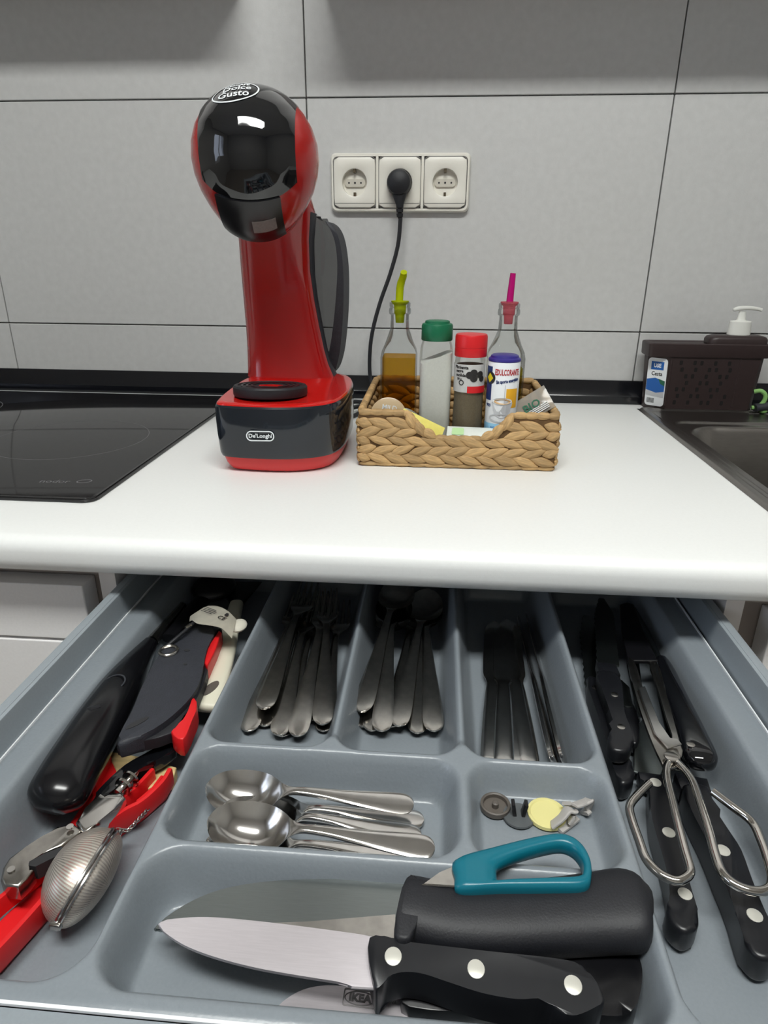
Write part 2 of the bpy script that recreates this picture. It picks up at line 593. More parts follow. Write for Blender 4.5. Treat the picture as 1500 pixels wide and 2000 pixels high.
# shallow wall units just above the frame (their underside shades the top of the tiles)
for x0, x1, d, zb, lab in ((-1.6, -0.302, 0.10, 0.588, 'white shallow wall unit on the tiles above the black hob'),
                           (-0.178, 1.6, 0.13, 0.583, 'white shallow wall unit on the tiles above the sockets and sink')):
    u = thing('wall_cabinet', lab, 'cabinet', (x0, -d, zb), None)
    emit('cabinet_body', box(x0, x1, -d, -0.0005, zb, zb + .7, .001), M['front'], u, flat=True)
    k = 3
    for q in range(k):
        a = x0 + (x1 - x0) * q / k
        b = x0 + (x1 - x0) * (q + 1) / k
        emit('cabinet_door', box(a + .002, b - .002, -d - .018, -d - .0005, zb + .004, zb + .696, .001), M['front'], u, flat=True)

# ---------------------------------------------------------------- worktop, upstand, base cabinets
TH = 0.036
YF = -0.645
SX0, SX1, SY0, SY1 = 0.331, 1.15, -0.56, -0.052
wt = new()
HX0, HX1, HY0, HY1 = SX0 + .02, SX1 - .02, SY0 + .02, SY1 - .02
XA, XB = -1.95, 1.95
rn = 0.013
prof = [(-0.001, 0.0)]
for k in range(7):
    a = R(90 + 90 * k / 6)
    prof.append((YF + rn + rn * math.cos(a), -rn + rn * math.sin(a)))
for k in range(5):
    a = R(180 + 90 * k / 4)
    prof.append((YF + .015 + .015 * math.cos(a), -TH + .015 + .015 * math.sin(a)))
prof.append((-0.60, -TH))
# nose along the whole front, then slabs around the sink opening
nose = [p for p in prof[1:]]
nose = [(-0.60, 0.0)] + nose
rs = []
for x in (XA, XB):
    rs.append([(x, p[0], p[1]) for p in nose])
rings(rs, wt)
box(XA, HX0, -0.60, -0.001, -TH, 0.0, bm=wt)
box(HX1, XB, -0.60, -0.001, -TH, 0.0, bm=wt)
box(HX0, HX1, HY1, -0.001, -TH, 0.0, bm=wt)
box(HX0, HX1, -0.60, HY0, -TH, 0.0, bm=wt)
bmesh.ops.remove_doubles(wt, verts=wt.verts[:], dist=1e-6)
tag(emit('worktop', wt, M['laminate'], loc=(0, YF, 0), sharp=30), 'white laminate kitchen worktop with rounded front edge', 'worktop')

us = new()
pr = [(-0.0005, 0.0), (-0.021, 0.0), (-0.022, 0.001), (-0.022, 0.0125), (-0.021, 0.0145), (-0.013, 0.0235), (-0.004, 0.0350), (-0.0025, 0.0365), (-0.0005, 0.0365)]
rings([[(x, p[0], p[1] + .0003) for p in pr] for x in (XA, XB)], us)
tag(emit('upstand', us, M['strip'], loc=(0, -.01, 0), sharp=25), 'glossy black upstand strip along the back of the worktop', 'trim')

# middle cabinet that holds the open drawer
cab = thing('base_cabinet', 'white base cabinet whose top drawer stands open under the worktop', 'cabinet', (-.017, -.3, ZF))
emit('side_panel', box(-.317, -.301, -.603, -.03, ZF, -TH - .0005), M['carcass'], cab, flat=True)
emit('side_panel', box(.267, .283, -.603, -.03, ZF, -TH - .0005), M['carcass'], cab, flat=True)
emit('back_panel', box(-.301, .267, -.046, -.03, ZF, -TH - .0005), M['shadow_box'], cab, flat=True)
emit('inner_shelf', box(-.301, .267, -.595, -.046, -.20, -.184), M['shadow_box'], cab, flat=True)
emit('lower_front', box(-.314, .280, -.617, -.599, ZF + .1, -.21, .001), M['front'], cab, flat=True)

def side_unit(x0, x1, label, inner):
    c = thing('base_cabinet', label, 'cabinet', ((x0 + x1) / 2, -.3, ZF))
    ca = box(x0, x1, -.588, -.576, ZF, -TH - .0005)
    box(x0, x0 + .016, -.5758, -.03, ZF, -TH - .0005, bm=ca)
    box(x1 - .016, x1, -.5758, -.03, ZF, -TH - .0005, bm=ca)
    box(x0 + .0162, x1 - .0162, -.5758, -.03, ZF, ZF + .016, bm=ca)
    emit('carcass', ca, M['recess'], c, flat=True)
    # grip profile in the gap under the worktop
    gp = [(-.5878, -.0475), (-.596, -.0475), (-.600, -.0495), (-.600, -.0550), (-.594, -.0570), (-.591, -.060), (-.5878, -.060)]
    a, b = (x0, x1)
    g = rings([[(x, p[0], p[1]) for p in gp] for x in (a, b)])
    emit('grip_profile', g, M['recess'], c, sharp=25)
    fa, fb = (x0, x1 - .0125) if inner == 'r' else (x0 + .0225, x1)
    emit('drawer_front', box(fa, fb, -.613, -.5885, -.1229, -.0625, .0012), M['front'], c, flat=True)
    emit('drawer_front', box(fa, fb, -.613, -.5885, -.33, -.1260, .0012), M['front'], c, flat=True)
    emit('drawer_front', box(fa, fb, -.613, -.5885, ZF + .1, -.332, .0012), M['front'], c, flat=True)
    return c
side_unit(-0.93, -.3172, 'white drawer cabinet under the hob, left of the open drawer', 'r')
side_unit(.2832, 1.25, 'white drawer cabinet under the sink, right of the open drawer', 'l')

# ---------------------------------------------------------------- hob
hx0, hx1, hy0, hy1, hz = -.927, -.337, -.556, -.042, 0.0042
hob = thing('hob', 'black glass induction hob set on the worktop at the left', 'hob', (-.63, -.3, 0.0002))
emit('glass_plate', prism(rrect(hx0 + .003, hx1 - .003, hy0 + .003, hy1 - .003, .010), 0.0012, hz, 0.0008), M['hob'], hob)
emit('bevel_frame', prism(rrect(hx0, hx1, hy0, hy1, .012), 0.0002, 0.0024, 0.0008), M['hob_edge'], hob)
for cx, cy, rr in ((-.4795, -.336, .098), (-.76, -.19, .075), (-.76, -.42, .09)):
    z = ring_flat(rr, rr, .0008, 96, .00015)
    emit('zone_ring', xf(z, Matrix.Translation((cx, cy, hz))), M['hob_print'], hob)
lt = text_bm('nodor', .013, .00015)
emit('lettering', xf(lt, Matrix.Translation((-.405, -.5065, hz + .0001)) @ Matrix.Rotation(R(3), 4, 'Z')), M['hob_print'], hob)
sw = ring_flat(.008, .0055, .0012, 30, .00015)
emit('emblem', xf(sw, Matrix.Translation((-.374, -.503, hz)) @ Matrix.Rotation(R(20), 4, 'Z')), M['hob_print'], hob)

# ---------------------------------------------------------------- sink (height field) 
def rr_d(x, y, x0, x1, y0, y1, r):
    # signed distance inside a rounded rectangle (positive inside)
    cx, cy, hx, hy = (x0 + x1) / 2, (y0 + y1) / 2, (x1 - x0) / 2, (y1 - y0) / 2
    qx, qy = abs(x - cx) - (hx - r), abs(y - cy) - (hy - r)
    return -(math.hypot(max(qx, 0), max(qy, 0)) + min(max(qx, qy), 0) - r)

def sst(t):
    t = min(max(t, 0.0), 1.0)
    return t * t * (3 - 2 * t)

def sink_h(x, y):
    d = rr_d(x, y, SX0, SX1, SY0, SY1, .012)
    z = .0003 + .0035 * sst(d / .004) - .0032 * sst((d - .011) / .007)
    d2 = rr_d(x, y, .372, SX1 - .04, SY0 + .045, -.152, .05)
    if d2 > -.004:
        z -= .155 * sst((d2 + .004) / .045) 
    # shallow step that frames the bowl
    d3 = rr_d(x, y, SX0 + .022, SX1 - .02, SY0 + .02, -.132, .03)
    z -= .0035 * sst(d3 / .008)
    return z
def axis_vals(a, b, fine, coarse, zones):
    v = [a]
    while v[-1] < b - 1e-9:
        st = fine if any(z0 <= v[-1] <= z1 for z0, z1 in zones) else coarse
        v.append(min(b, v[-1] + st))
    return v
gx = axis_vals(SX0, SX1, .0017, .012, ((SX0, .47), (SX1 - .05, SX1)))
gy = axis_vals(SY0, SY1, .0020, .012, ((SY0, SY0 + .05), (-.22, SY1)))
sb = new()
V = [[sb.verts.new((x, y, sink_h(x, y))) for x in gx] for y in gy]
for j in range(len(gy) - 1):
    for i in range(len(gx) - 1):
        sb.faces.new((V[j][i], V[j][i + 1], V[j + 1][i + 1], V[j + 1][i]))
sk = thing('sink', 'stainless steel inset sink at the right end of the worktop', 'sink', (.74, -.3, 0.0))
emit('basin', sb, M['steel_sink'], sk, sharp=80)
dr = lathe([(.0, .0), (.038, .0), (.042, .002), (.042, .004), (.036, .003), (.0, .003)], 32, (.66, -.33, -.158))
emit('drain', dr, M['chrome'], sk)

# ================================================================ coffee machine
MX, MY = -.180, -.345
cm = thing('coffee_machine', 'red and black capsule coffee machine standing on the worktop', 'coffee machine', (MX, MY, 0.0))
# plan of the base, counter-clockwise from the front left
plan = smooth([(-.246, -.425), (-.240, -.447), (-.218, -.4535), (-.180, -.4555), (-.145, -.4500), (-.118, -.432), (-.1065, -.400), (-.104, -.345),
               (-.108, -.290), (-.124, -.250), (-.160, -.236), (-.205, -.238), (-.238, -.256), (-.2505, -.300), (-.2500, -.370)], 5)
cxb, cyb = -.178, -.345
def plan_at(s, z, dy=0.0):
    return [(cxb + (p[0] - cxb) * s, cyb + (p[1] - cyb) * s + dy, z) for p in plan]
foot = rings([plan_at(.80, .0004), plan_at(.86, .002), plan_at(.915, .010), plan_at(.945, .019), plan_at(.945, .024)])
emit('foot', foot, M['red_soft'], cm)
band = rings([plan_at(.935, .0185), plan_at(.968, .0195), plan_at(.985, .024), plan_at(1.0, .045), plan_at(1.005, .066), plan_at(1.0, .0765), plan_at(.985, .0785), plan_at(.96, .0785)])
emit('base_band', band, M['black_band'], cm)
deck = rings([plan_at(.985, .0782), plan_at(.978, .0800), plan_at(.96, .0812), plan_at(.90, .0812), plan_at(.5, .0806), plan_at(.1, .0804)])
emit('deck', deck, M['red'], cm)
# pillar: loft of rounded sections
def pill(xl, xr, yf, yb, z, bulge=.004, n=12):
    pts = []
    for k in range(n + 1):
        t = k / n
        x = xl + (xr - xl) * t
        pts.append((x, yf - bulge * (1 - (2 * t - 1) ** 2) + .010 * abs(2 * t - 1) ** 6, z))
    for k in range(n + 1):
        t = 1 - k / n
        x = xl + (xr - xl) * t
        pts.append((x, yb + .010 * (1 - (2 * t - 1) ** 2), z))
    return pts
PL = [(-.2525, -.1365, -.284, -.245, .0795), (-.2525, -.1395, -.283, -.245, .086), (-.2525, -.1445, -.281, -.245, .097), (-.2520, -.1495, -.280, -.245, .115),
      (-.2515, -.1550, -.281, -.245, .145), (-.2510, -.1600, -.285, -.248, .180), (-.2500, -.1630, -.291, -.250, .215),
      (-.2470, -.1610, -.302, -.255, .250), (-.2440, -.1560, -.312, -.262, .280), (-.240, -.158, -.322, -.285, .300)]
emit('pillar', rings([pill(*p) for p in PL]), M['red_dark'], cm, sharp=50)
edge = rings([pill(p[0] - .0012, p[1] + .0012, p[2] + .006, p[3], p[4]) for p in PL[:-1]])
emit('pillar_edge', edge, M['charcoal'], cm, sharp=50)

# head: egg with its own implicit radius profile
HC = Vector((-.197, -.378, .326))
YAW = R(6)
EGG = [(.2480, .010), (.2515, .022), (.258, .033), (.268, .0425), (.280, .0510), (.295, .0590), (.310, .0640), (.325, .0660), (.340, .0648), (.355, .0598), (.368, .0515), (.379, .0400), (.387, .0260), (.3905, .0130), (.3915, .0)]
KY = 1.12
def egg_r(z):
    if z <= EGG[0][0]:
        return 0.0
    for (a, ra), (b, rb) in zip(EGG, EGG[1:]):
        if z <= b:
            t = (z - a) / (b - a)
            return math.sqrt(max(0, (ra * ra) * (1 - t) + rb * rb * t))
    return 0.0
def turn(p):
    x, y, z = p
    c, s = math.cos(YAW), math.sin(YAW)
    return (HC.x + x * c - y * s, HC.y + x * s + y * c, z)
def head_pt(x, th, off=0.0):
    # the point of the shell in the plane x (local), along direction th (0 = front, 90 = up)
    lo, hi = 0.0, 0.14
    for _ in range(34):
        m = (lo + hi) / 2
        y, z = -m * math.cos(th), HC.z + m * math.sin(th)
        r = egg_r(z)
        ins = r > 0 and (x / r) ** 2 + (y / (KY * r)) ** 2 < 1
        lo, hi = (m, hi) if ins else (lo, m)
    m = lo + off
    return turn((x, -m * math.cos(th), HC.z + m * math.sin(th)))
zs = []
for (a, ra), (b, rb) in zip(EGG, EGG[1:]):
    zs += [a + (b - a) * k / 3 for k in range(3)]
zs.append(EGG[-1][0])
hb = rings([[turn((max(egg_r(z), 1e-4) * math.cos(2 * math.pi * k / 56), KY * max(egg_r(z), 1e-4) * math.sin(2 * math.pi * k / 56), z)) for k in range(56)] for z in zs])
emit('head_shell', hb, M['red_shell'], cm, sharp=60)
# black face plate wrapping over the top
def patch(x0, x1, t0, t1, off, nx=18, nt=40, edge=None):
    bm = new()
    V = []
    for j in range(nt + 1):
        row = []
        for i in range(nx + 1):
            x = x0 + (x1 - x0) * i / nx
            th = t0 + (t1 - t0) * j / nt
            if edge:
                th = edge(x, j / nt)
            row.append(bm.verts.new(head_pt(x, th, off)))
        V.append(row)
    for j in range(nt):
        for i in range(nx):
            bm.faces.new((V[j][i], V[j][i + 1], V[j + 1][i + 1], V[j + 1][i]))
    # turn the rim inwards
    rim = [V[0][i] for i in range(nx + 1)] + [V[j][nx] for j in range(1, nt + 1)] + [V[nt][i] for i in range(nx - 1, -1, -1)] + [V[j][0] for j in range(nt - 1, 0, -1)]
    c = Vector(turn((0, 0, HC.z)))
    inn = [bm.verts.new(v.co + (c - v.co).normalized() * .003) for v in rim]
    for a in range(len(rim)):
        b = (a + 1) % len(rim)
        bm.faces.new((rim[a], inn[a], inn[b], rim[b]))
    return bm
fp = patch(-.0485, .0465, 0, 0, .0012, 20, 44, edge=lambda x, v: R(-38 + 9 * (abs(x) / .047) ** 3) * (1 - v) + R(118) * v)
emit('face_plate', fp, M['black_gloss'], cm, sharp=60)
# outlet block under the plate
ob_ = patch(-.036, .030, 0, 0, .0035, 14, 16, edge=lambda x, v: R(-80) * (1 - v) + R(-36) * v)
emit('outlet_block', ob_, M['black_satin'], cm, sharp=60)
st = patch(-.001, .023, 0, 0, .0040, 6, 4, edge=lambda x, v: R(-63) * (1 - v) + R(-52) * v)
emit('info_sticker', st, M['label_grey'], cm, sharp=60)
nb = lathe([(.0, -.001), (.009, -.001), (.011, .003), (.011, .012)], 20, turn((-.004, -.004, .250)))
emit('nozzle', nb, M['black_satin'], cm)
def on_head(bm, x0, th0, k=1.0, off=.0016, sc=1.0):
    def f(x, y, z):
        return head_pt(x0 + x * sc, th0 + y * sc / .066 * k, off + z)
    return fmap(bm, f)
lg = new()
for s, sz, px, py in (('NESCAFE', .0060, .001, .0108), ('Dolce', .0118, .0015, .0035), ('Gusto', .0125, -.001, -.0062)):
    join(lg, xf(text_bm(s, sz, .0002, bold=.0002), Matrix.Translation((px, py, 0))))
lg = on_head(lg, -.010, R(50), 1.0)
emit('lettering', lg, M['white_print'], cm, flat=True)
og = on_head(xf(ring_flat(.0235, .0175, .0014, 64), Matrix.Rotation(R(6), 4, 'Z')), -.010, R(50), 1.0)
emit('logo_ring', og, M['white_print'], cm, flat=True)
# badge on the band
bd = ring_flat(.0165, .0062, .0010, 48, .0003)
def stad(bm, a=.0165, b=.0062):
    return bm
bp = new()
o = rrect(-.0155, .0155, -.0058, .0058, .0056, 8)
i_ = rrect(-.0143, .0143, -.0046, .0046, .0045, 8)
rs = [[(p[0], p[1], 0) for p in o], [(p[0], p[1], .0004) for p in o], [(p[0], p[1], .0004) for p in i_], [(p[0], p[1], 0) for p in i_]]
bd.free()
rings(rs, bp, False, False)
join(bp, text_bm("De'Longhi", .0062, .0005, bold=.00012, width=.0255))
BM_ = Matrix.Translation((-.190, -.4580, .0475)) @ Matrix.Rotation(R(3.5), 4, 'Z') @ FRONT
emit('badge', xf(bp, BM_), M['white_print'], cm, flat=True)
# round drip plate with slots
dp = (-.1905, -.4000)
tilt = Matrix.Translation((dp[0], dp[1], .0815)) @ Matrix.Rotation(R(-4), 4, 'X')
tp = lathe([(.0, 0), (.0415, 0), (.0425, .002), (.0425, .0095), (.041, .0115), (.037, .0118), (.0365, .0105), (.0, .0105)], 48)
emit('drip_plate', xf(tp, tilt), M['black_matte'], cm)
sl = new()
for rr in (.0335, .028, .0225):
    join(sl, xf(ring_flat(rr, rr, .0022, 48, .0010), Matrix.Translation((0, 0, .0104))))
emit('grid_ring', xf(sl, tilt), M['black_handle'], cm)
ct = prism([(-.012, -.006), (.010, -.008), (.014, .004), (.002, .009), (-.013, .004)], .0105, .0109)
emit('grid_window', xf(ct, tilt), M['red'], cm)
# smoked water tank behind, on the right
to = smooth([p for p in [(-0.1767,0.2744),(-0.1552,0.2738),(-0.1406,0.2672),(-0.1322,0.2512),(-0.1280,0.2187),(-0.1280,0.1800),(-0.1308,0.1399),(-0.1357,0.1054),(-0.1434,0.0827),(-0.1522,0.0789),(-0.1619,0.0944),(-0.1710,0.1256)]] , 4)
tk = prism(to, -.243, -.190, .006, 3, axis='y')
emit('water_tank', tk, M['smoke'], cm, sharp=50)
ti = smooth([p for p in [(-0.1472,0.2726),(-0.1372,0.2666),(-0.1295,0.2500),(-0.1253,0.2187),(-0.1252,0.1800),(-0.1279,0.1399),(-0.1329,0.1040),(-0.1413,0.0799),(-0.1523,0.0761),(-0.1592,0.0895),(-0.1479,0.1052),(-0.1407,0.1397),(-0.1356,0.1799),(-0.1328,0.2187),(-0.1350,0.2463),(-0.1407,0.2623)]], 4)
emit('tank_edge', prism(ti, -.2445, -.188, .002, 2, axis='y'), M['charcoal'], cm, sharp=50)
emit('tank_rib', box(-.1665, -.1635, -.240, -.236, .13, .265, .0008), M['charcoal'], cm)

# ================================================================ sockets and plug
sox = -.067
so = thing('wall_socket', 'white triple wall socket frame on the tiles behind the basket', 'socket', (sox, -.0005, .3375))
fo = [(sox + p[0], .3375 + p[1]) for p in rrect(-.1085, .1085, -.0415, .0415, .008, 6)]
fi = [(sox + p[0], .3375 + p[1]) for p in rrect(-.1042, .1042, -.0366, .0366, .007, 6)]
fo2 = [(sox + p[0], .3375 + p[1]) for p in rrect(-.1065, .1065, -.0395, .0395, .008, 6)]
frm = rings([[(p[0], y, p[1]) for p in q] for q, y in ((fo, -.0005), (fo, -.0070), (fo2, -.0105), (fi, -.0105), (fi, -.0005))], None, False, False)
for bx in (sox - .03525, sox + .03525):
    box(bx - .0020, bx + .0020, -.0105, -.0005, .3375 - .0368, .3375 + .0368, bm=frm)
emit('frame', frm, M['socket'], so, sharp=40)
for k, cx in enumerate((sox - .0705, sox, sox + .0705)):
    # insert: rounded square plate with a round well
    outer = rrect(-.0325, .0325, -.0355, .0355, .007, 8)
    N = 36
    pl = new()
    oc = []
    for q in range(N):
        a = 2 * math.pi * q / N + math.pi / N
        c, s = math.cos(a), math.sin(a)
        # point of the rounded square along the direction a
        lo, hi = 0.0, .06
        for _ in range(26):
            m = (lo + hi) / 2
            if rr_d(m * c, m * s, -.0325, .0325, -.0355, .0355, .007) > 0: lo = m
            else: hi = m
        oc.append((lo * c, lo * s, c, s))
    def ring_at(f, y):
        return [(cx + f(q)[0], y, .3375 + f(q)[1]) for q in oc]
    rw = .0195
    rsx = [ring_at(lambda q: (q[0], q[1]), -.0108), ring_at(lambda q: (q[0] * .985, q[1] * .985), -.0135), ring_at(lambda q: (q[0] * .95, q[1] * .95), -.0142),
           ring_at(lambda q: (q[2] * rw * 1.06, q[3] * rw * 1.06), -.0142), ring_at(lambda q: (q[2] * rw, q[3] * rw), -.0135), ring_at(lambda q: (q[2] * rw * .97, q[3] * rw * .97), -.0045), ring_at(lambda q: (0.0001 * q[2], .0001 * q[3]), -.0042)]
    ins = emit('socket_insert', rings(rsx, None, False, False), M['socket'], so, sharp=40)
    go = rrect(-.0333, .0333, -.0366, .0366, .0078, 8)
    gi = rrect(-.0324, .0324, -.0354, .0354, .0070, 8)
    emit('gap_line', rings([[(cx + p[0], y, .3375 + p[1]) for p in q] for q, y in ((go, -.0102), (go, -.0106), (gi, -.0106), (gi, -.0102), (go, -.0102))], None, False, False), M['grey_print'], so)
    emit('ledge_line', box(cx - .031, cx + .031, -.0145, -.0141, .3375 - .0296, .3375 - .0290), M['grey_print'], so, flat=True)
    hs = new()
    for hx, hz_, w, h in ((0, .0165, .0018, .0028), (0, -.0165, .0018, .0028)):
        box(cx + hx - w, cx + hx + w, -.0125, -.0044, .3375 + hz_ - h, .3375 + hz_ + h, bm=hs)
    emit('earth_clip', hs, M['brass'], so, flat=True)
    bar = prism([(cx + p[0], .3375 + p[1]) for p in rrect(-.016, .016, -.0055, .0055, .0035)], -.0072, -.0044, .0005, 1, axis='y')
    emit('contact_bar', bar, M['socket_in'], so)
    ho = new()
    for hx in (-.0095, 0, .0095):
        join(ho, disc((cx + hx, -.0071, .3375), .0014 if hx else .0016, .0004, 12, 'y'))
    emit('contact_hole', ho, M['dark_print'], so, flat=True)

pg = thing('power_cord', 'black mains plug and cord hanging from the middle socket', 'cord', (sox, -.015, .3375))
pb = new()
rs = []
for y, r in ((-.0080, .0183), (-.022, .0183), (-.024, .0190), (-.030, .0188), (-.036, .0170), (-.0395, .0120), (-.0405, .0)):
    rs.append([(sox + max(r, 1e-4) * math.cos(2 * math.pi * k / 28), y, .3375 + max(r, 1e-4) * math.sin(2 * math.pi * k / 28) - .0012) for k in range(28)])
rings(rs, pb)
emit('plug', pb, M['black_matte'], pg)
tl = sweep([(sox, -.026, .332), (sox + .001, -.027, .318), (sox + .0015, -.027, .306)], [.031, .021, .0125], [.017, .0145, .011], up=(0, 1, 0))
emit('plug_neck', tl, M['black_matte'], pg)
rl = new()
for k in range(3):
    join(rl, tube([(sox + .0016, -.027, .306 - k * .0065), (sox + .0018, -.027, .301 - k * .0065)], [.0062 - k * .0004, .0056 - k * .0004], 12))
emit('strain_relief', rl, M['black_matte'], pg)
pth = smooth([(sox + .0016, -.027, .3045), (sox + .0019, -.027, .288), (-0.0642,-0.0270,0.2835), (-0.0676,-0.0280,0.2464), (-0.0792,-0.0300,0.2045), (-0.0953,-0.0330,0.1597), (-0.1076,-0.0360,0.1130), (-0.1118,-0.0380,0.0716), (-0.1099,-0.0400,0.0361),
              (-.098, -.060, .007), (-.108, -.105, .0032), (-.122, -.160, .0032), (-.140, -.200, .006), (-.150, -.236, .012)], 6, False)
emit('cord', tube(pth, .0033, 10), M['black_matte'], pg)
tie = smooth([(-.101, -.085, .0075), (-.112, -.072, .004), (-.135, -.062, .0032), (-.155, -.085, .0032), (-.145, -.125, .0040), (-.122, -.128, .0095), (-.106, -.110, .0095)], 6, False)
emit('cord_loop', tube(tie, .0033, 10), M['black_matte'], pg)

# ================================================================ basket
BX0, BX1, BY0, BY1, BH, BN = -.090, .1435, -.408, -.198, .0655, .0365
bk = thing('basket', 'woven natural seagrass basket with a dipped front holding bottles and sachets', 'basket', ((BX0 + BX1) / 2, (BY0 + BY1) / 2, 0))
W = .006
def notch_top(x):
    # height of the front wall along x (flat shoulders, dipped middle)
    a = sst((x + .034) / .030)
    b = sst((.090 - x) / .026)
    return BH - (BH - BN) * min(a, b)
core = new()
nx = 60
fr_lo, fr_hi = [], []
xs = [BX0 + .004 + (BX1 - BX0 - .008) * k / nx for k in range(nx + 1)]
ol = [(x, notch_top(x) - .004) for x in xs]
prism([(BX0 + .004, .004)] + [(BX1 - .004, .004)] + list(reversed(ol)), BY0 + .0028, BY0 + .0075, axis='y', bm=core)
box(BX0 + .004, BX1 - .004, BY1 - .0075, BY1 - .0028, .004, BH + .003, bm=core)
box(BX0 + .0028, BX0 + .0075, BY0 + .004, BY1 - .004, .004, BH - .002, bm=core)
box(BX1 - .0075, BX1 - .0028, BY0 + .004, BY1 - .004, .004, BH - .002, bm=core)
box(BX0 + .004, BX1 - .004, BY0 + .004, BY1 - .004, .0012, .005, bm=core)
emit('basket_core', core, M['seagrass_dark'], bk, flat=True)
# one plaited leaf blade: a lens with a bulge and a slight fold
def leaf_mesh(L=.020, Wd=.0098, T=.0036, n=8):
    bm = new()
    rs = []
    for k in range(n + 1):
        t = k / n
        w = Wd * (math.sin(math.pi * min(max(t, .03), .97)) ** .75)
        h = T * (.35 + .65 * math.sin(math.pi * t))
        x = -L / 2 + L * t
        rs.append([(x, 0, -w / 2), (x, -h * .62, -w * .36), (x, -h, -w * .04), (x, -h * .85, w * .2), (x, -h * .5, w * .42), (x, 0, w / 2), (x, .0012, 0)])
    rings(rs, bm)
    bmesh.ops.recalc_face_normals(bm, faces=bm.faces[:])
    me = bpy.data.meshes.new('strand')
    bm.to_mesh(me)
    bm.free()
    me.materials.append(M['seagrass'])
    me.shade_smooth()
    me.set_sharp_from_angle(angle=R(50))
    return me
LEAF = [leaf_mesh(.0325, .0126, .0046), leaf_mesh(.0305, .0116, .0050), leaf_mesh(.0335, .0122, .0043)]
def leaf(p, rot, sc=(1, 1, 1)):
    o = bpy.data.objects.new('strand', random.choice(LEAF))
    o.parent = bk
    o.matrix_local = Matrix.Translation(Vector(p) - Vector(bk.location)) @ rot @ Matrix.Diagonal((sc[0], sc[1], sc[2], 1))
    COL.objects.link(o)
rows = [.0110, .0212, .0316, .0420, .0522]
def weave(p0, dirv, length, ang, top, step=.0215):
    # rows of slanted blades along a wall; dirv runs along it, ang turns the blade to face outwards
    n = int(round(length / step))
    for r_, z in enumerate(rows):
        s = 1 if r_ % 2 else -1
        off = (.1, .5, .25, .7, .4)[r_] * step
        for k in range(-1, n + 1):
            d = off + k * step + random.uniform(-.0012, .0012)
            cut = 1.0
            if d < .0150 or d > length - .0150:
                if d < -.004 or d > length + .004:
                    continue
                d = min(max(d, .004), length - .004)
                e_ = min(d, length - d)
                cut = max(.50, e_ / .0150)
                d = min(max(d, .0162 * cut), length - .0162 * cut)
            zz = z + random.uniform(-.0006, .0006)
            if zz + .0050 > min(top(d), top(d - .010), top(d + .010)) + .003:
                continue
            rot = Matrix.Rotation(ang, 4, 'Z') @ Matrix.Rotation(s * R(-17 + random.uniform(-5, 5)), 4, 'Y')
            leaf((p0[0] + dirv[0] * d, p0[1] + dirv[1] * d, zz), rot, (cut, random.uniform(.85, 1.15), random.uniform(.92, 1.1)))
weave((BX0, BY0 + .0030), (1, 0), BX1 - BX0, 0, lambda d: notch_top(BX0 + d))
weave((BX1 - .0030, BY0), (0, 1), BY1 - BY0, R(90), lambda d: BH)
weave((BX0 + .0030, BY1), (0, -1), BY1 - BY0, R(-90), lambda d: BH)
weave((BX1 - .004, BY1 - .0078), (-1, 0), BX1 - BX0 - .008, 0, lambda d: BH + .004, .026)       # inside of the back wall
weave((BX1 - .0078, BY1), (0, -1), BY1 - BY0, R(-90), lambda d: BH - .004, .030)                 # inside of the right wall
weave((BX0 + .0078, BY0), (0, 1), BY1 - BY0, R(90), lambda d: BH - .004, .030)                   # inside of the left wall
for bx_, bz_, ra_ in ((-.0270, .0560, 62), (-.0165, .0470, 52), (-.0060, .0415, 30), (.0835, .0565, -62), (.0725, .0470, -50), (.0620, .0410, -28)):
    leaf((bx_, BY0 + .0022, bz_), Matrix.Rotation(R(ra_), 4, 'Y'), (.62, 1.1, .95))
# wrapped rims: short twisted segments along the top edges and the foot
def rim(path, r, seg=.0125):
    P = [Vector(p) for p in path]
    L = sum((b - a).length for a, b in zip(P, P[1:]))
    n = max(2, int(L / seg))
    def at(s):
        for a, b in zip(P, P[1:]):
            l = (b - a).length
            if s <= l + 1e-9:
                return a + (b - a) * (s / l)
            s -= l
        return P[-1]
    for k in range(n):
        a, b = k * L / n, (k + 1) * L / n + .0025
        m = [at(min(a + (b - a) * q / 4, L)) for q in range(5)]
        rr = [r * .72, r * random.uniform(.95, 1.1), r * 1.08, r, r * .74]
        rl = tube(m, rr, 8)
        emit('rim_strand', rl, M['seagrass'], bk, sharp=60)
fp_ = [(BX0 + .003 + (BX1 - BX0 - .006) * k / 40, BY0 + .005, notch_top(BX0 + .003 + (BX1 - BX0 - .006) * k / 40) - .001) for k in range(41)]
rim(fp_, .0042)
rim([(BX0 + .005, BY0 + .008, BH - .0005), (BX0 + .005, BY1 - .008, BH + .0015)], .0044)
rim([(BX1 - .005, BY0 + .008, BH - .0005), (BX1 - .005, BY1 - .008, BH + .0015)], .0044)
rim([(BX0 + .006, BY1 - .005, BH + .003), (BX1 - .006, BY1 - .005, BH + .003)], .0044, .016)
rim([(BX0 + .004, BY0 + .0045, .0034), (BX1 - .004, BY0 + .0045, .0034)], .0031, .018)
rim([(BX0 + .0045, BY0 + .004, .0034), (BX0 + .0045, BY1 - .004, .0034)], .0031, .018)
rim([(BX1 - .0045, BY0 + .004, .0034), (BX1 - .0045, BY1 - .004, .0034)], .0031, .018)
FLOORZ = .0054

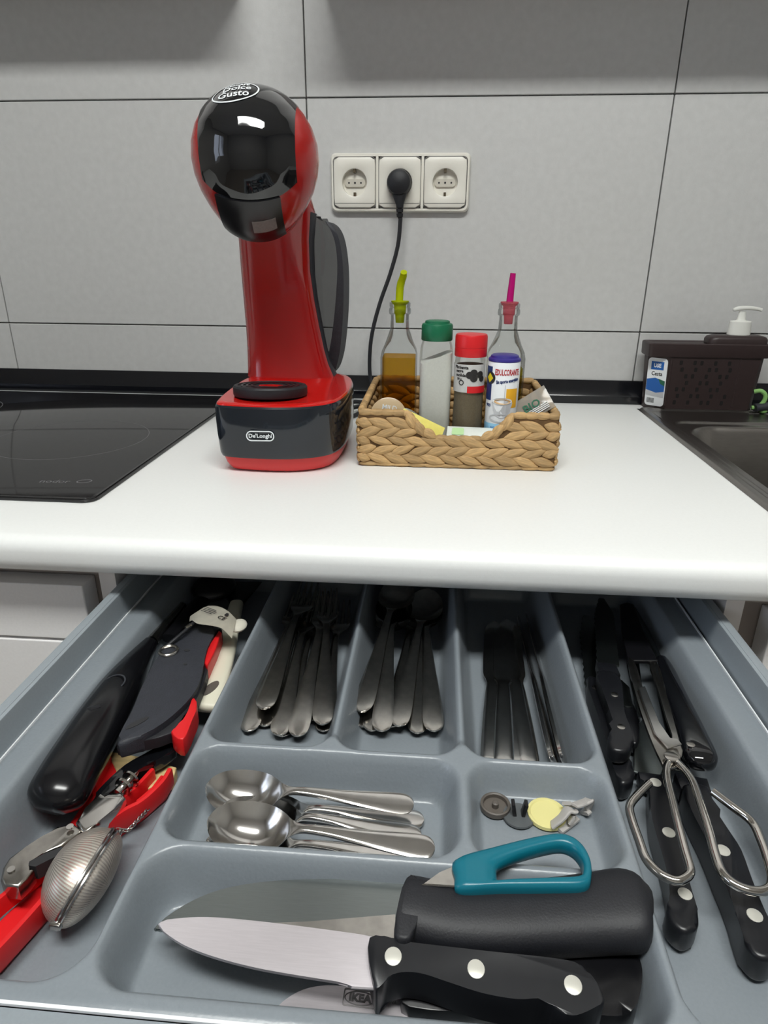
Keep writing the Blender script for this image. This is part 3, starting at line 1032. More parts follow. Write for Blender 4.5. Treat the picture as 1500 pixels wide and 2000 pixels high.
# ---------------------------------------------------------------- oil bottles
def sq_ring(c, h, r, z, n=5):
    return [(c[0] + p[0], c[1] + p[1], z) for p in rrect(-h, h, -h, h, min(r, h - 1e-5), n)]
def bottle(cx, cy, label, oil, oil_h, spout, collar, kind):
    b = thing('oil_bottle', label, 'bottle', (cx, cy, FLOORZ), 'square oil bottles with spouts')
    hw = .0235
    c = (cx, cy)
    pr = [(hw - .004, .004, .0), (hw, .005, .002), (hw, .005, .104), (hw - .0015, .007, .112), (hw - .005, .010, .120), (.0155, .0125, .129), (.0125, .0118, .138), (.0118, .0117, .150),
          (.0118, .0117, .1555), (.0140, .0139, .157), (.0144, .0143, .160), (.0140, .0139, .1635), (.0132, .0131, .1645), (.0136, .0135, .167), (.0136, .0135, .1705), (.0120, .0119, .1715)]
    emit('glass', rings([sq_ring(c, h, r, FLOORZ + z, 6) for h, r, z in pr], None, True, False), M['glass'], b, sharp=30)
    lq = [(hw - .0045, .003, .003), (hw - .0022, .004, .005), (hw - .0022, .004, min(oil_h, .104))]
    emit('oil', rings([sq_ring(c, h, r, FLOORZ + z, 6) for h, r, z in lq]), oil, b, sharp=30)
    zt = FLOORZ + .1718
    emit('stopper', lathe([(.0, -.026), (.0055, -.026), (.0062, -.016), (.0075, -.014), (.0080, -.004), (.0105, -.002), (.0115, 0), (.0115, .0012), (.004, .0018), (.0, .0018)], 24, (cx, cy, zt)), collar, b)
    if kind == 'bent':
        p = smooth([(cx - .001, cy, zt), (cx - .0005, cy - .001, zt + .013), (cx + .0008, cy - .003, zt + .022), (cx + .0040, cy - .008, zt + .031), (cx + .0048, cy - .012, zt + .036)], 5, False)
        emit('spout', tube(p, [.0050] * 12 + [.0046] * 5 + [.0042] * (len(p) - 17), 14), spout, b)
    else:
        p = smooth([(cx, cy, zt), (cx + .0006, cy + .001, zt + .014), (cx + .0014, cy + .002, zt + .028), (cx + .0018, cy + .002, zt + .0355)], 5, False)
        emit('spout', tube(p, [.0046 - .0012 * k / len(p) for k in range(len(p))], 14), spout, b)
    return b
bottle(-.0495, -.262, 'square oil bottle with a bent lime green spout and amber oil', M['oil'], .1035, M['lime'], M['lime'], 'bent')
bottle(.0905, -.258, 'square oil bottle with a straight magenta spout and yellow-green oil', M['oil_green'], .0915, M['magenta'], M['pink_collar'], 'straight')

# ---------------------------------------------------------------- salt jar
sx_, sy_ = -.0005, -.338
sj = thing('salt_jar', 'clear jar of white salt with a dark green screw cap', 'jar', (sx_, sy_, FLOORZ))
pr = [(.0170, .0), (.0195, .0015), (.0198, .004), (.0198, .118), (.0190, .126), (.0172, .1315), (.0168, .136)]
def oct_ring(c, r, z, n=8, k=4):
    pts = rrect(-r, r, -r, r, r * .42, 5)
    return [(c[0] + p[0], c[1] + p[1], z) for p in pts]
emit('jar_body', rings([oct_ring((sx_, sy_), r, FLOORZ + z) for r, z in pr], None, True, False), M['jar_plastic'], sj, sharp=40)
sal = rings([oct_ring((sx_, sy_), .0183, FLOORZ + .002), oct_ring((sx_, sy_), .0187, FLOORZ + .005),
             [(p[0], p[1], FLOORZ + .108 + .012 * sst((p[0] - sx_ + .016) / .034)) for p in oct_ring((sx_, sy_), .0187, 0)]])
emit('salt', sal, M['salt'], sj, sharp=40)
emit('cap', lathe([(.0, .1335), (.0180, .1335), (.0186, .1345), (.0186, .150), (.0176, .1525), (.0150, .1532), (.0145, .1555), (.0130, .1562), (.0, .1562)], 40, (sx_, sy_, FLOORZ)), M['green_cap'], sj)

# ---------------------------------------------------------------- pepper jar
px_, py_ = .0400, -.350
pj = thing('pepper_jar', 'clear jar of ground black pepper with a red flip cap', 'jar', (px_, py_, FLOORZ))
emit('jar_body', lathe([(.0, 0), (.0165, 0), (.0186, .002), (.0190, .006), (.0186, .040), (.0180, .070), (.0182, .110), (.0176, .117), (.0165, .119)], 40, (px_, py_, FLOORZ)), M['jar_plastic'], pj)
emit('pepper', lathe([(.0, .001), (.0160, .001), (.0176, .003), (.0182, .006), (.0179, .040), (.0172, .070), (.0174, .106), (.016, .108), (.0, .1085)], 40, (px_, py_, FLOORZ)), M['pepper'], pj)
emit('cap', lathe([(.0, .1175), (.0186, .1175), (.0190, .1185), (.0190, .1270), (.0187, .1272), (.0187, .1280), (.0190, .1282), (.0189, .1400), (.0178, .1425), (.0120, .1430), (.0, .1430)], 40, (px_, py_, FLOORZ)), M['red_cap'], pj)
def wrap(bm, c, r, z0, off=.0, a0=0.0):
    # xy drawing onto a cylinder facing -y; the drawing's x runs round the cylinder
    def f(x, y, z):
        a = x / r + a0
        rr = r + off + z
        return (c[0] + rr * math.sin(a), c[1] - rr * math.cos(a), z0 + y)
    return fmap(bm, f)
def grid_rect(x0, x1, y0, y1, n=12, th=.0003):
    bm = new()
    V = [[bm.verts.new((x0 + (x1 - x0) * k / n, y, th)) for k in range(n + 1)] for y in (y0, y1)]
    for k in range(n):
        bm.faces.new((V[0][k], V[0][k + 1], V[1][k + 1], V[1][k]))
    return bm
pc = (px_, py_)
pr_ = .0184
emit('label', wrap(grid_rect(-.034, .022, .0770, .1095, 24, .0), pc, pr_, FLOORZ, .0003), M['label_silver'], pj, flat=True, recalc=False)
emit('red_band', wrap(grid_rect(-.003, .023, .0765, .0845, 12, .0), pc, pr_, FLOORZ, .0006), M['red_cap'], pj, flat=True, recalc=False)
dk = new()
for x, y, r in ((-.0010, .0975, .0042), (.0040, .1000, .0044), (.0042, .0940, .0045), (.0120, .0980, .0042), (.0145, .0930, .0036)):
    join(dk, xf(disc((0, 0, 0), r, .0002, 20), Matrix.Translation((x, y, 0))))
emit('printed_peppercorn', wrap(dk, pc, pr_, FLOORZ, .0005), M['ink_black'], pj, flat=True)
tx = new()
for s, sz, x, y in (('Pimienta', .0052, -.0115, .1060), ('negra', .0046, -.0135, .1018), ('molida', .0050, -.0120, .0970), ('50 g', .0036, -.0135, .0925)):
    join(tx, xf(text_bm(s, sz, .0002, bold=.00015), Matrix.Translation((x, y, 0))))
join(tx, xf(ring_flat(.0032, .0032, .0010, 24), Matrix.Translation((-.0105, .0885, 0))))
emit('lettering', wrap(tx, pc, pr_, FLOORZ, .0005), M['ink_black'], pj, flat=True)

# ---------------------------------------------------------------- sweetener tub
ex_, ey_ = .0790, -.3615
ed = thing('sweetener_tub', 'white tub of sweetener tablets with a navy lid and printed coffee cup', 'tub', (ex_, ey_, FLOORZ))
er = .0186
emit('tub_body', lathe([(.0, 0), (.0180, 0), (.0186, .001), (.0186, .113), (.0180, .114), (.0, .114)], 48, (ex_, ey_, FLOORZ)), M['paper'], ed)
emit('lid', lathe([(.0, .1142), (.0183, .1142), (.0188, .1150), (.0186, .1170), (.0165, .1185), (.0158, .1205), (.0140, .1215), (.0, .1218)], 48, (ex_, ey_, FLOORZ)), M['blue_cap'], ed)
ec = (ex_, ey_)
A0 = -.18
def E(bm, m, name, off=.0003):
    emit(name, wrap(bm, ec, er, FLOORZ, off, A0), M[m], ed, flat=True)
E(xf(text_bm('EDULCORANTE', .0095, .0002, bold=.00025, width=.0300), Matrix.Translation((.0065, .1030, 0))), 'ink_red', 'lettering')
E(xf(text_bm('Sin aporte energético', .0056, .0002, bold=.0002, width=.028), Matrix.Translation((.0075, .0935, 0)) @ Matrix.Rotation(R(8), 4, 'Z')), 'ink_navy', 'lettering')
E(grid_rect(-.026, -.0125, .070, .109, 8, .0), 'ink_navy', 'side_band', .0002)
rh = new()
join(rh, disc((0, 0, 0), .0072, .0002, 28))
E(xf(rh, Matrix.Translation((-.0150, .0960, 0))), 'ink_black', 'emblem', .0003)
E(xf(prism([(-.005, 0), (0, .0055), (.005, 0), (0, -.0055)], 0, .0002), Matrix.Translation((-.0155, .0960, 0))), 'ink_yellow', 'emblem', .0006)
E(xf(text_bm('900', .0052, .0002, bold=.0001), Matrix.Translation((-.0160, .0640, 0))), 'ink_navy', 'lettering')
E(grid_rect(-.027, .030, .0, .0430, 24, .0), 'ink_sky', 'blue_foot', .0002)
E(grid_rect(.006, .0215, .062, .0845, 8, .0), 'ink_orange', 'printed_glass', .0002)
gl = new()
box(.0040, .0046, .060, .089, 0, .0002, bm=gl)
box(.0228, .0236, .048, .089, 0, .0002, bm=gl)
E(gl, 'ink_grey', 'printed_glass', .0003)
cup = prism(smooth([(-.0090, .0700), (-.0085, .0620), (-.005, .0535), (.002, .0505), (.009, .0535), (.0125, .0620), (.0130, .0700)], 3), 0, .0002)
E(cup, 'ink_grey', 'printed_cup', .0004)
E(xf(disc((0, 0, 0), .0115, .0002, 32), Matrix.Translation((.0020, .0700, 0)) @ Matrix.Diagonal((1, .36, 1, 1))), 'paper', 'printed_cup', .0006)
E(xf(disc((0, 0, 0), .0096, .0002, 32), Matrix.Translation((.0022, .0696, 0)) @ Matrix.Diagonal((1, .32, 1, 1))), 'ink_coffee', 'printed_coffee', .0008)
E(xf(ring_flat(.0150, .0055, .0016, 40), Matrix.Translation((.0020, .0500, 0))), 'ink_grey', 'printed_saucer', .0004)
E(xf(text_bm('650 comprimidos', .0036, .0002, width=.024), Matrix.Translation((.002, .0385, 0))), 'ink_blue', 'lettering')
E(xf(text_bm('edulcorantes', .0036, .0002, width=.020), Matrix.Translation((.002, .0335, 0))), 'ink_blue', 'lettering')

# ---------------------------------------------------------------- coffee pods and sachets in the basket
def pod(name, label, c, rot, body, lid, text=None, s=1.0):
    p = thing(name, label, 'pod', c)
    m = Matrix.Translation(c) @ rot
    emit('cup', xf(lathe([(.0, -.021 * s), (.012 * s, -.021 * s), (.014 * s, -.019 * s), (.0175 * s, -.002 * s), (.0178 * s, 0)], 36), m), body, p)
    emit('foil_lid', xf(lathe([(.0, .0006), (.0195 * s, .0006), (.0205 * s, 0), (.0195 * s, -.0007), (.016 * s, -.0009)], 36), m), lid, p)
    if text:
        tb = new()
        for q, (tt, sz, yy) in enumerate(text):
            join(tb, xf(text_bm(tt, sz, .0002, bold=.0001), Matrix.Translation((.0, yy, .0008))))
        emit('lettering', xf(tb, m), M['white_print'], p, flat=True)
    return p
facing = Matrix.Rotation(R(78), 4, 'X')
pod('coffee_pod', 'tan lidded coffee pod standing upright in the basket, front left corner', (-.0555, -.372, .0535), Matrix.Rotation(R(4), 4, 'Z') @ facing @ Matrix.Rotation(R(-8), 4, 'Z'), M['jar_plastic'], M['pod_tan'],
    (('MILD', .0080, .0095), ('KAFFE', .0095, .0010)), 1.06)
pod('coffee_pod', 'black coffee pod with a silver foil lid leaning on the salt jar', (-.0210, -.3790, .0500), Matrix.Rotation(R(12), 4, 'Z') @ Matrix.Rotation(R(38), 4, 'Y') @ Matrix.Rotation(R(14), 4, 'X'), M['black_satin'], M['foil'], None, 1.02)

def pillow(w, h, t, n=10, crimp=True):
    bm = new()
    top, bot = [], []
    for j in range(n + 1):
        a, b = [], []
        for i in range(n + 1):
            u, v = -1 + 2 * i / n, -1 + 2 * j / n
            z = t * (1 - u ** 4) * (1 - v ** 4) * (.75 + .25 * math.sin(5 * u + 3 * v)) + .0002
            a.append(bm.verts.new((u * w / 2, v * h / 2, z)))
            b.append(bm.verts.new((u * w / 2, v * h / 2, -z * .6)))
        top.append(a)
        bot.append(b)
    for j in range(n):
        for i in range(n):
            bm.faces.new((top[j][i], top[j][i + 1], top[j + 1][i + 1], top[j + 1][i]))
            bm.faces.new((bot[j][i], bot[j + 1][i], bot[j + 1][i + 1], bot[j][i + 1]))
    rim_ = [(0, i) for i in range(n)] + [(j, n) for j in range(n)] + [(n, i) for i in range(n, 0, -1)] + [(j, 0) for j in range(n, 0, -1)]
    for q in range(len(rim_)):
        a, b = rim_[q], rim_[(q + 1) % len(rim_)]
        bm.faces.new((top[a[0]][a[1]], bot[a[0]][a[1]], bot[b[0]][b[1]], top[b[0]][b[1]]))
    return bm
ys = thing('sachet', 'yellow paper sachet leaning in the dip of the basket', 'sachet', (-.011, -.392, .040))
ym = Matrix.Translation((-.0165, -.3915, .0425)) @ Matrix.Rotation(R(8), 4, 'Z') @ Matrix.Rotation(R(26), 4, 'Y') @ Matrix.Rotation(R(62), 4, 'X')
emit('packet', xf(pillow(.055, .030, .0016), ym), M['sachet_yellow'], ys)
dd = new()
for x, y, r in ((-.006, .002, .006), (.008, -.003, .0045)):
    join(dd, disc((x, y, .0018), r, .0002, 20))
emit('printed_spot', xf(dd, ym), M['sachet_white'], ys, flat=True)
ws = thing('sachet', 'white and pale green sachet lying in front of the pepper jar', 'sachet', (.040, -.385, .036))
wm = Matrix.Translation((.0430, -.3860, .0372)) @ Matrix.Rotation(R(-4), 4, 'Z') @ Matrix.Rotation(R(24), 4, 'X')
emit('packet', xf(pillow(.056, .026, .0028), wm), M['sachet_white'], ws)
emit('printed_patch', xf(prism(rrect(-.022, -.008, -.006, .007, .002), .0028, .0031), wm), M['sachet_green'], ws, flat=True)
cp = thing('sachet', 'clear crinkled packet with dark green print in the right front corner of the basket', 'sachet', (.113, -.375, .060))
cmx = Matrix.Translation((.1120, -.3720, .0680)) @ Matrix.Rotation(R(-6), 4, 'Z') @ Matrix.Rotation(R(-35), 4, 'Y') @ Matrix.Rotation(R(58), 4, 'X')
emit('packet', xf(pillow(.050, .030, .003), cmx), M['packet'], cp)
gt = xf(text_bm('BIO', .013, .0003, bold=.0003), Matrix.Translation((.002, -.001, .0032)))
emit('lettering', xf(gt, cmx), M['ink_green'], cp, flat=True)
gs = new()
for k in range(4):
    box(-.018 + k * .0012, .020, -.0125 + k * .0022, -.0115 + k * .0022, .0022, .0028, bm=gs)
emit('white_stripe', xf(gs, cmx), M['white_print'], cp, flat=True)
pm = pod('milk_pod', 'small upturned pale pod wedged between the oil bottle and the basket front', (-.0370, -.3440, .0330), Matrix.Rotation(R(30), 4, 'Y') @ Matrix.Rotation(R(20), 4, 'X'), M['cream'], M['foil'], None, .8)

# ================================================================ open drawer
DW = thing('drawer', 'grey metal drawer pulled open under the worktop', 'drawer', (-.017, -.72, -.16))
for x0, x1 in ((-.2955, -.2848), (.2508, .2615)):
    emit('side_rail', box(x0, x1, -.962, -.462, -.178, -.060, .0012, 2), M['rail'], DW, sharp=40)
    emit('rail_groove', box(x0 + .003, x1 - .003, -.955, -.47, -.0603, -.0597), M['rail'], DW, flat=True)
emit('drawer_bottom', box(-.2846, .2506, -.962, -.462, -.178, -.168), M['rail'], DW, flat=True)
emit('back_panel', box(-.2846, .2506, -.470, -.462, -.1678, -.070), M['rail'], DW, flat=True)
emit('front_panel', box(-.3145, .2805, -.990, -.9612, -.21, -.0852, .0010), M['rail'], DW, sharp=40)

# ---------------------------------------------------------------- cutlery tray (height field of rounded compartments)
TX0, TX1, TY0, TY1, TZ = -.2840, .2475, -.9595, -.4725, -.085
COMP = [  # x0, x1, y0, y1, depth, wall width, corner radius
    (-.2615, -.1605, -.9480, -.4780, .043, .013, .022),
    (.1250, .2240, -.9480, -.4780, .043, .014, .022),
    (-.1550, -.0670, -.7815, -.4780, .043, .012, .018),
    (-.0610, .0240, -.7815, -.4780, .043, .012, .018),
    (.0305, .1185, -.7815, -.4780, .043, .012, .018),
    (-.1550, .0228, -.8640, -.7885, .030, .0095, .018),
    (.0312, .1183, -.8640, -.7880, .0215, .0090, .018),
    (-.1550, .1185, -.9485, -.8720, .033, .0115, .022)]
def tray_h(x, y):
    z = TZ
    e = min(x - TX0, TX1 - x, y - TY0, TY1 - y)
    z -= .0015 * (1 - sst(e / .003))
    for x0, x1, y0, y1, dp, w, r in COMP:
        if x0 - .004 < x < x1 + .004 and y0 - .004 < y < y1 + .004:
            d = rr_d(x, y, x0, x1, y0, y1, r)
            if d > -.004:
                t = (d + .003) / (w + .003)
                z -= dp * sst(t)
    # finger dip in the two long dividers
    for cx in (-.064, .0272):
        if abs(x - cx) < .012 and y > -.775:
            z -= .0035 * sst((y + .775) / .012) * (1 - sst((abs(x - cx) - .005) / .006))
    return z
tx = axis_vals(TX0, TX1, .0020, .0020, ())
ty = axis_vals(TY0, TY1, .0020, .0020, ())
tb = new()
V = [[tb.verts.new((x, y, tray_h(x, y))) for x in tx] for y in ty]
for j in range(len(ty) - 1):
    for i in range(len(tx) - 1):
        tb.faces.new((V[j][i], V[j][i + 1], V[j + 1][i + 1], V[j + 1][i]))
TR = thing('cutlery_tray', 'grey plastic cutlery tray with eight compartments inside the open drawer', 'tray', (-.018, -.716, -.128))
emit('tray_body', tb, M['tray'], TR, sharp=180, recalc=False)
emit('edge_strip', box(TX0 - .0007, TX0 + .0004, TY0, TY1, -.092, -.0846), M['tray_edge_glint'], TR, flat=True)  # white strips paint the highlight along the tray edges
emit('edge_strip', box(TX1 - .0004, TX1 + .0007, TY0, TY1, -.092, -.0846), M['tray_edge_glint'], TR, flat=True)
emit('edge_strip', box(TX0, TX1, TY0 - .0012, TY0 + .0004, -.086, -.0842), M['tray_edge_glint'], TR, flat=True)

# ---------------------------------------------------------------- cutlery
def cut_bm(stations, nu=8, bm=None):
    # stations: (y, width, centre height, thickness, cup depth)
    rs = []
    for y, w, zc, th, cup in stations:
        top, bot = [], []
        for k in range(nu + 1):
            u = -1 + 2 * k / nu
            z = zc - cup * (1 - u * u)
            e = 1 - .55 * u ** 4
            top.append((u * w / 2, y, z + th * .5 * e))
            bot.append((u * w / 2, y, z - th * .5 * e))
        rs.append(top + list(reversed(bot)))
    return rings(rs, bm)

def interp(tab, n):
    out = []
    pts = smooth([Vector((a[0], a[1], a[2])) for a in tab], n, False)
    aux = smooth([Vector((a[3], a[4], 0)) for a in tab], n, False)
    for p, q in zip(pts, aux):
        out.append((p.x, max(p.y, .0008), p.z, max(q.x, .0008), max(q.y, 0)))
    return out

HANDLE = [(.0, .004, .0, .0018, 0), (.002, .0105, .0, .002, 0), (.007, .0158, .0001, .0023, 0), (.018, .0172, .0004, .0025, 0), (.040, .0150, .0012, .0027, 0), (.070, .0110, .0028, .0030, 0), (.095, .0082, .0045, .0034, 0), (.115, .0068, .0052, .0036, 0), (.128, .0066, .0046, .0034, 0)]
def fork_mesh():
    tab = HANDLE + [(.138, .0105, .0028, .0028, .0004), (.146, .0185, .0008, .0024, .0012), (.154, .0228, -.0006, .0021, .0016), (.160, .0236, -.0010, .0020, .0016)]
    bm = cut_bm(interp(tab, 3))
    for k in range(4):
        x = (-1.5 + k) * .0064
        dz = -.0016 * (1 - (x / .0118) ** 2)
        path = [(x, .157, -.0010 + dz), (x * .99, .172, -.0006 + dz), (x * .97, .186, .0014 + dz * .7), (x * .95, .198, .0040 + dz * .4)]
        sweep(path, [.0044, .0040, .0034, .0018], [.0020, .0020, .0018, .0010], n=8, bm=bm)
    return bm
def spoon_mesh(L=.195, bw=.041, bl=.062, cup=.0085, hw=1.0):
    k = (L - bl) / .133
    tab = [(a[0] * k, a[1] * hw, a[2], a[3], a[4]) for a in HANDLE]
    y0 = L - bl
    for t, w, c, z in ((.06, .32, .1, .0034), (.14, .56, .35, .0014), (.26, .82, .72, -.0004), (.42, .98, 1.0, -.0012), (.60, .99, 1.0, -.0010), (.76, .88, .85, .0000), (.88, .68, .55, .0012), (.96, .40, .2, .0022), (1.0, .10, .0, .0026)):
        tab.append((y0 + bl * t, bw * w, z, .0017, cup * c))
    return cut_bm(interp(tab, 3), 12)
def knife_mesh():
    tab = [(.0, .006, .0, .003, 0), (.002, .0125, .0, .0046, 0), (.010, .0150, .0, .0056, 0), (.050, .0145, .0, .0056, 0), (.090, .0120, .0, .0050, 0), (.102, .0105, .0, .0042, 0), (.110, .0130, .0, .0024, 0), (.120, .0180, .0, .0018, 0), (.160, .0195, .0, .0017, 0), (.192, .0190, .0, .0015, 0), (.204, .0140, .0, .0013, 0), (.211, .0050, .0, .0010, 0)]
    return cut_bm(interp(tab, 3))
def mesh_of(name, bm, m):
    bmesh.ops.recalc_face_normals(bm, faces=bm.faces[:])
    me = bpy.data.meshes.new(name)
    bm.to_mesh(me)
    bm.free()
    me.materials.append(m)
    me.shade_smooth()
    me.set_sharp_from_angle(angle=R(50))
    return me
def lay(name, me, pts, label, cat, group, roll=0.0, at_tip=None):
    # lay a piece with its handle end on pts[0], pointing towards pts[1]
    a, b = Vector(pts[0]), Vector(pts[1])
    y = (b - a).normalized()
    x = y.cross(Vector((0, 0, 1))).normalized()
    z = x.cross(y)
    m = Matrix((x, y, z)).transposed().to_4x4()
    m = Matrix.Translation(a) @ m @ Matrix.Rotation(R(roll), 4, 'Y')
    o = bpy.data.objects.new(name, me)
    o.matrix_world = m
    COL.objects.link(o)
    return tag(o, label, cat, group)

FK = mesh_of('fork', fork_mesh(), M['steel_dull'])
forks = [([(-0.1409,-0.7301,-0.1215),(-0.1371,-0.6263,-0.1140)], 'leftmost fork in its compartment, full handle showing on the grey floor'),
         ([(-0.1313,-0.7134,-0.1120),(-0.1305,-0.6279,-0.1080)], 'fork lying on top of its pile, handle end set back from the others'),
         ([(-0.1295,-0.7212,-0.1230),(-0.1298,-0.6294,-0.1200)], 'fork half hidden under the fork whose handle end is set back'),
         ([(-0.1137,-0.7342,-0.1200),(-0.1194,-0.6317,-0.1150)], 'bright ended fork, third handle tip from the left in the fork compartment'),
         ([(-0.1125,-0.7312,-0.1235),(-0.1138,-0.6265,-0.1210)], 'fork directly beneath the bright ended fork'),
         ([(-0.0988,-0.7364,-0.1180),(-0.1020,-0.6359,-0.1100)], 'fork with the foremost handle end, middle of the fork compartment'),
         ([(-0.0888,-0.7113,-0.1230),(-0.0988,-0.6281,-0.1190)], 'fork tucked low behind the right hand pair of forks'),
         ([(-0.0808,-0.7229,-0.1190),(-0.0931,-0.6323,-0.1130)], 'upper fork of the pair beside the fork and spoon divider'),
         ([(-0.0802,-0.7224,-0.1235),(-0.0869,-0.6241,-0.1210)], 'lower fork of the pair beside the fork and spoon divider')]
for p, l in forks:
    lay('fork', FK, p, l, 'fork', 'steel forks in the left cutlery compartment')
SP = mesh_of('soup_spoon', spoon_mesh(.195, .037, .060, .0075), M['steel_dull'])
spoons = [([(-0.0514,-0.7083,-0.1135),(-0.0429,-0.6331,-0.1050)], 'soup spoon crossing over the left of its pile, handle end set back'),
          ([(-0.0503,-0.7154,-0.1225),(-0.0431,-0.6251,-0.1205)], 'leftmost soup spoon handle lying low against the divider'),
          ([(-0.0418,-0.7208,-0.1215),(-0.0379,-0.6304,-0.1165)], 'second low soup spoon handle from the divider on the left'),
          ([(-0.0332,-0.7259,-0.1170),(-0.0338,-0.6344,-0.1080)], 'wide soup spoon handle on top, left of the middle gap'),
          ([(-0.0262,-0.7139,-0.1235),(-0.0194,-0.6180,-0.1210)], 'soup spoon mostly covered, beneath the two centre spoon handles'),
          ([(-0.0206,-0.7194,-0.1165),(-0.0100,-0.6186,-0.1070)], 'soup spoon slanting to the right across the middle of its pile'),
          ([(-0.0049,-0.7205,-0.1215),(-0.0059,-0.6215,-0.1150)], 'dark reflecting soup spoon handle, second from the right'),
          ([(0.0085,-0.7211,-0.1180),(0.0017,-0.6275,-0.1105)], 'rightmost soup spoon handle with squared bright end')]
for p, l in spoons:
    lay('soup_spoon', SP, p, l, 'spoon', 'soup spoons in the middle cutlery compartment')
KN = mesh_of('table_knife', knife_mesh(), M['steel'])
kns = [([(0.0504,-0.7537,-0.1215),(0.0597,-0.6536,-0.1215)], 0, 'leftmost table knife, beside the spoon and knife divider'),
       ([(0.0601,-0.7566,-0.1180),(0.0695,-0.6525,-0.1190)], 0, 'second table knife from the left, lying highest'),
       ([(0.0698,-0.7520,-0.1215),(0.0782,-0.6520,-0.1215)], 0, 'third table knife from the left, mirroring the light'),
       ([(0.0804,-0.7516,-0.1210),(0.0819,-0.6379,-0.1205)], 8, 'table knife in the middle right of its pile, slightly slanted'),
       ([(0.0979,-0.7481,-0.1180),(0.0960,-0.5532,-0.1190)], 62, 'table knife standing on its edge, reaching farthest back'),
       ([(0.1049,-0.7469,-0.1185),(0.1041,-0.5707,-0.1185)], 66, 'rightmost table knife standing on its edge')]
for p, rl, l in kns:
    lay('table_knife', KN, p, l, 'knife', 'table knives in the right cutlery compartment', rl)
# teaspoons: end, tip
ts = [([(0.0024,-0.8150,-0.1120),(-0.1301,-0.8180,-0.1110)], 0, 'dessert spoon at the back of the pile, rounded handle end showing'),
      ([(0.0010,-0.8296,-0.1095),(-0.1312,-0.8227,-0.1085)], 0, 'dessert spoon second from the bottom with a broad pale handle end'),
      ([(0.0075,-0.8435,-0.1120),(-0.1331,-0.8460,-0.1110)], 0, 'dessert spoon lowest at the front, a sliver of its handle and dark bowl tip showing'),
      ([(-0.0047,-0.8134,-0.1010),(-0.1429,-0.8139,-0.0985)], -10, 'bright dessert spoon on top whose handle points up to the right'),
      ([(0.0092,-0.8503,-0.0960),(-0.1287,-0.8498,-0.0885)], -12, 'long dessert spoon in front with a grey squared handle')]
for p, rl, l in ts:
    d = (Vector(p[1]) - Vector(p[0])).length
    me = mesh_of('dessert_spoon', spoon_mesh(d, .0345, .054, .0115, .86), M['steel'])
    lay('dessert_spoon', me, p, l, 'spoon', 'dessert spoons in the wide compartment', rl)

# ---------------------------------------------------------------- odds and ends in the small square compartment
FL = -.1062
k1 = (0.0489,-0.8071,-0.1050)
kb = thing('furniture_plug', 'round brown plastic cap with a centre pin, first from the left in the small compartment', 'cap', (k1[0], k1[1], FL))
emit('dish', lathe([(.0, .0), (.0085, .0), (.0098, .0012), (.0098, .0046), (.0088, .0050), (.0080, .0044), (.0078, .0018), (.0, .0016)], 32, (k1[0], k1[1], FL)), M['knob_brown'], kb)
emit('pin', lathe([(.0022, .0012), (.0022, .0052), (.0014, .0058), (.0, .0058)], 14, (k1[0], k1[1], FL)), M['knob_brown'], kb)
k2 = (0.0636,-0.8130,-0.1050)
kc = thing('furniture_plug', 'round grey plastic cap with upright black prongs, in the small compartment', 'cap', (k2[0], k2[1], FL))
emit('dish', lathe([(.0, .0), (.0095, .0), (.0104, .0012), (.0100, .0022), (.0, .0026)], 32, (k2[0], k2[1], FL)), M['knob_grey'], kc)
for s in (-1, 1):
    emit('prong', xf(box(-.0012, .0012, -.0030, .0030, 0, .0100, .0006), Matrix.Translation((k2[0] + s * .0026, k2[1] + .001, FL + .002)) @ Matrix.Rotation(R(s * 10), 4, 'Y')), M['black_satin'], kc)
k3 = (0.0820,-0.8105,-0.1050)
kd = thing('yellow_disc', 'small pale yellow translucent disc in the small compartment', 'lid', (k3[0], k3[1], FL))
emit('disc', lathe([(.0, .0), (.0118, .0), (.0128, .001), (.0126, .0032), (.0112, .0034), (.0104, .0026), (.0, .0026)], 40, (k3[0], k3[1], FL)), M['disc_yellow'], kd)
def clip(pts, label, w):
    c = thing('plastic_clip', label, 'clip', pts[0])
    emit('clip_body', sweep(smooth(pts, 4, False), w, .0024, up=(-.5, .35, .8), n=10, power=5), M['clip_grey'], c)
    return c, pts
c1, pp = clip([p for p in [(0.0835,-0.8204,-0.1030),(0.0890,-0.8190,-0.0980),(0.0936,-0.8159,-0.0940),(0.0977,-0.8161,-0.0960),(0.0949,-0.8172,-0.1020)]], 'grey plastic clip leaning against the yellow disc', .009)
emit('clip_arm', sweep([p for p in [(0.0878,-0.8227,-0.1045),(0.0953,-0.8164,-0.1045),(0.1004,-0.8125,-0.1030)]], .006, .0024, n=10, power=5), M['clip_grey'], c1)
c2, pp = clip([p for p in [(0.0936,-0.8098,-0.0960),(0.0988,-0.8081,-0.0990),(0.1042,-0.8069,-0.0980),(0.1079,-0.8069,-0.0960),(0.1096,-0.8059,-0.1030),(0.1058,-0.8090,-0.1045)]], 'grey plastic clip at the right of the small compartment', .008)

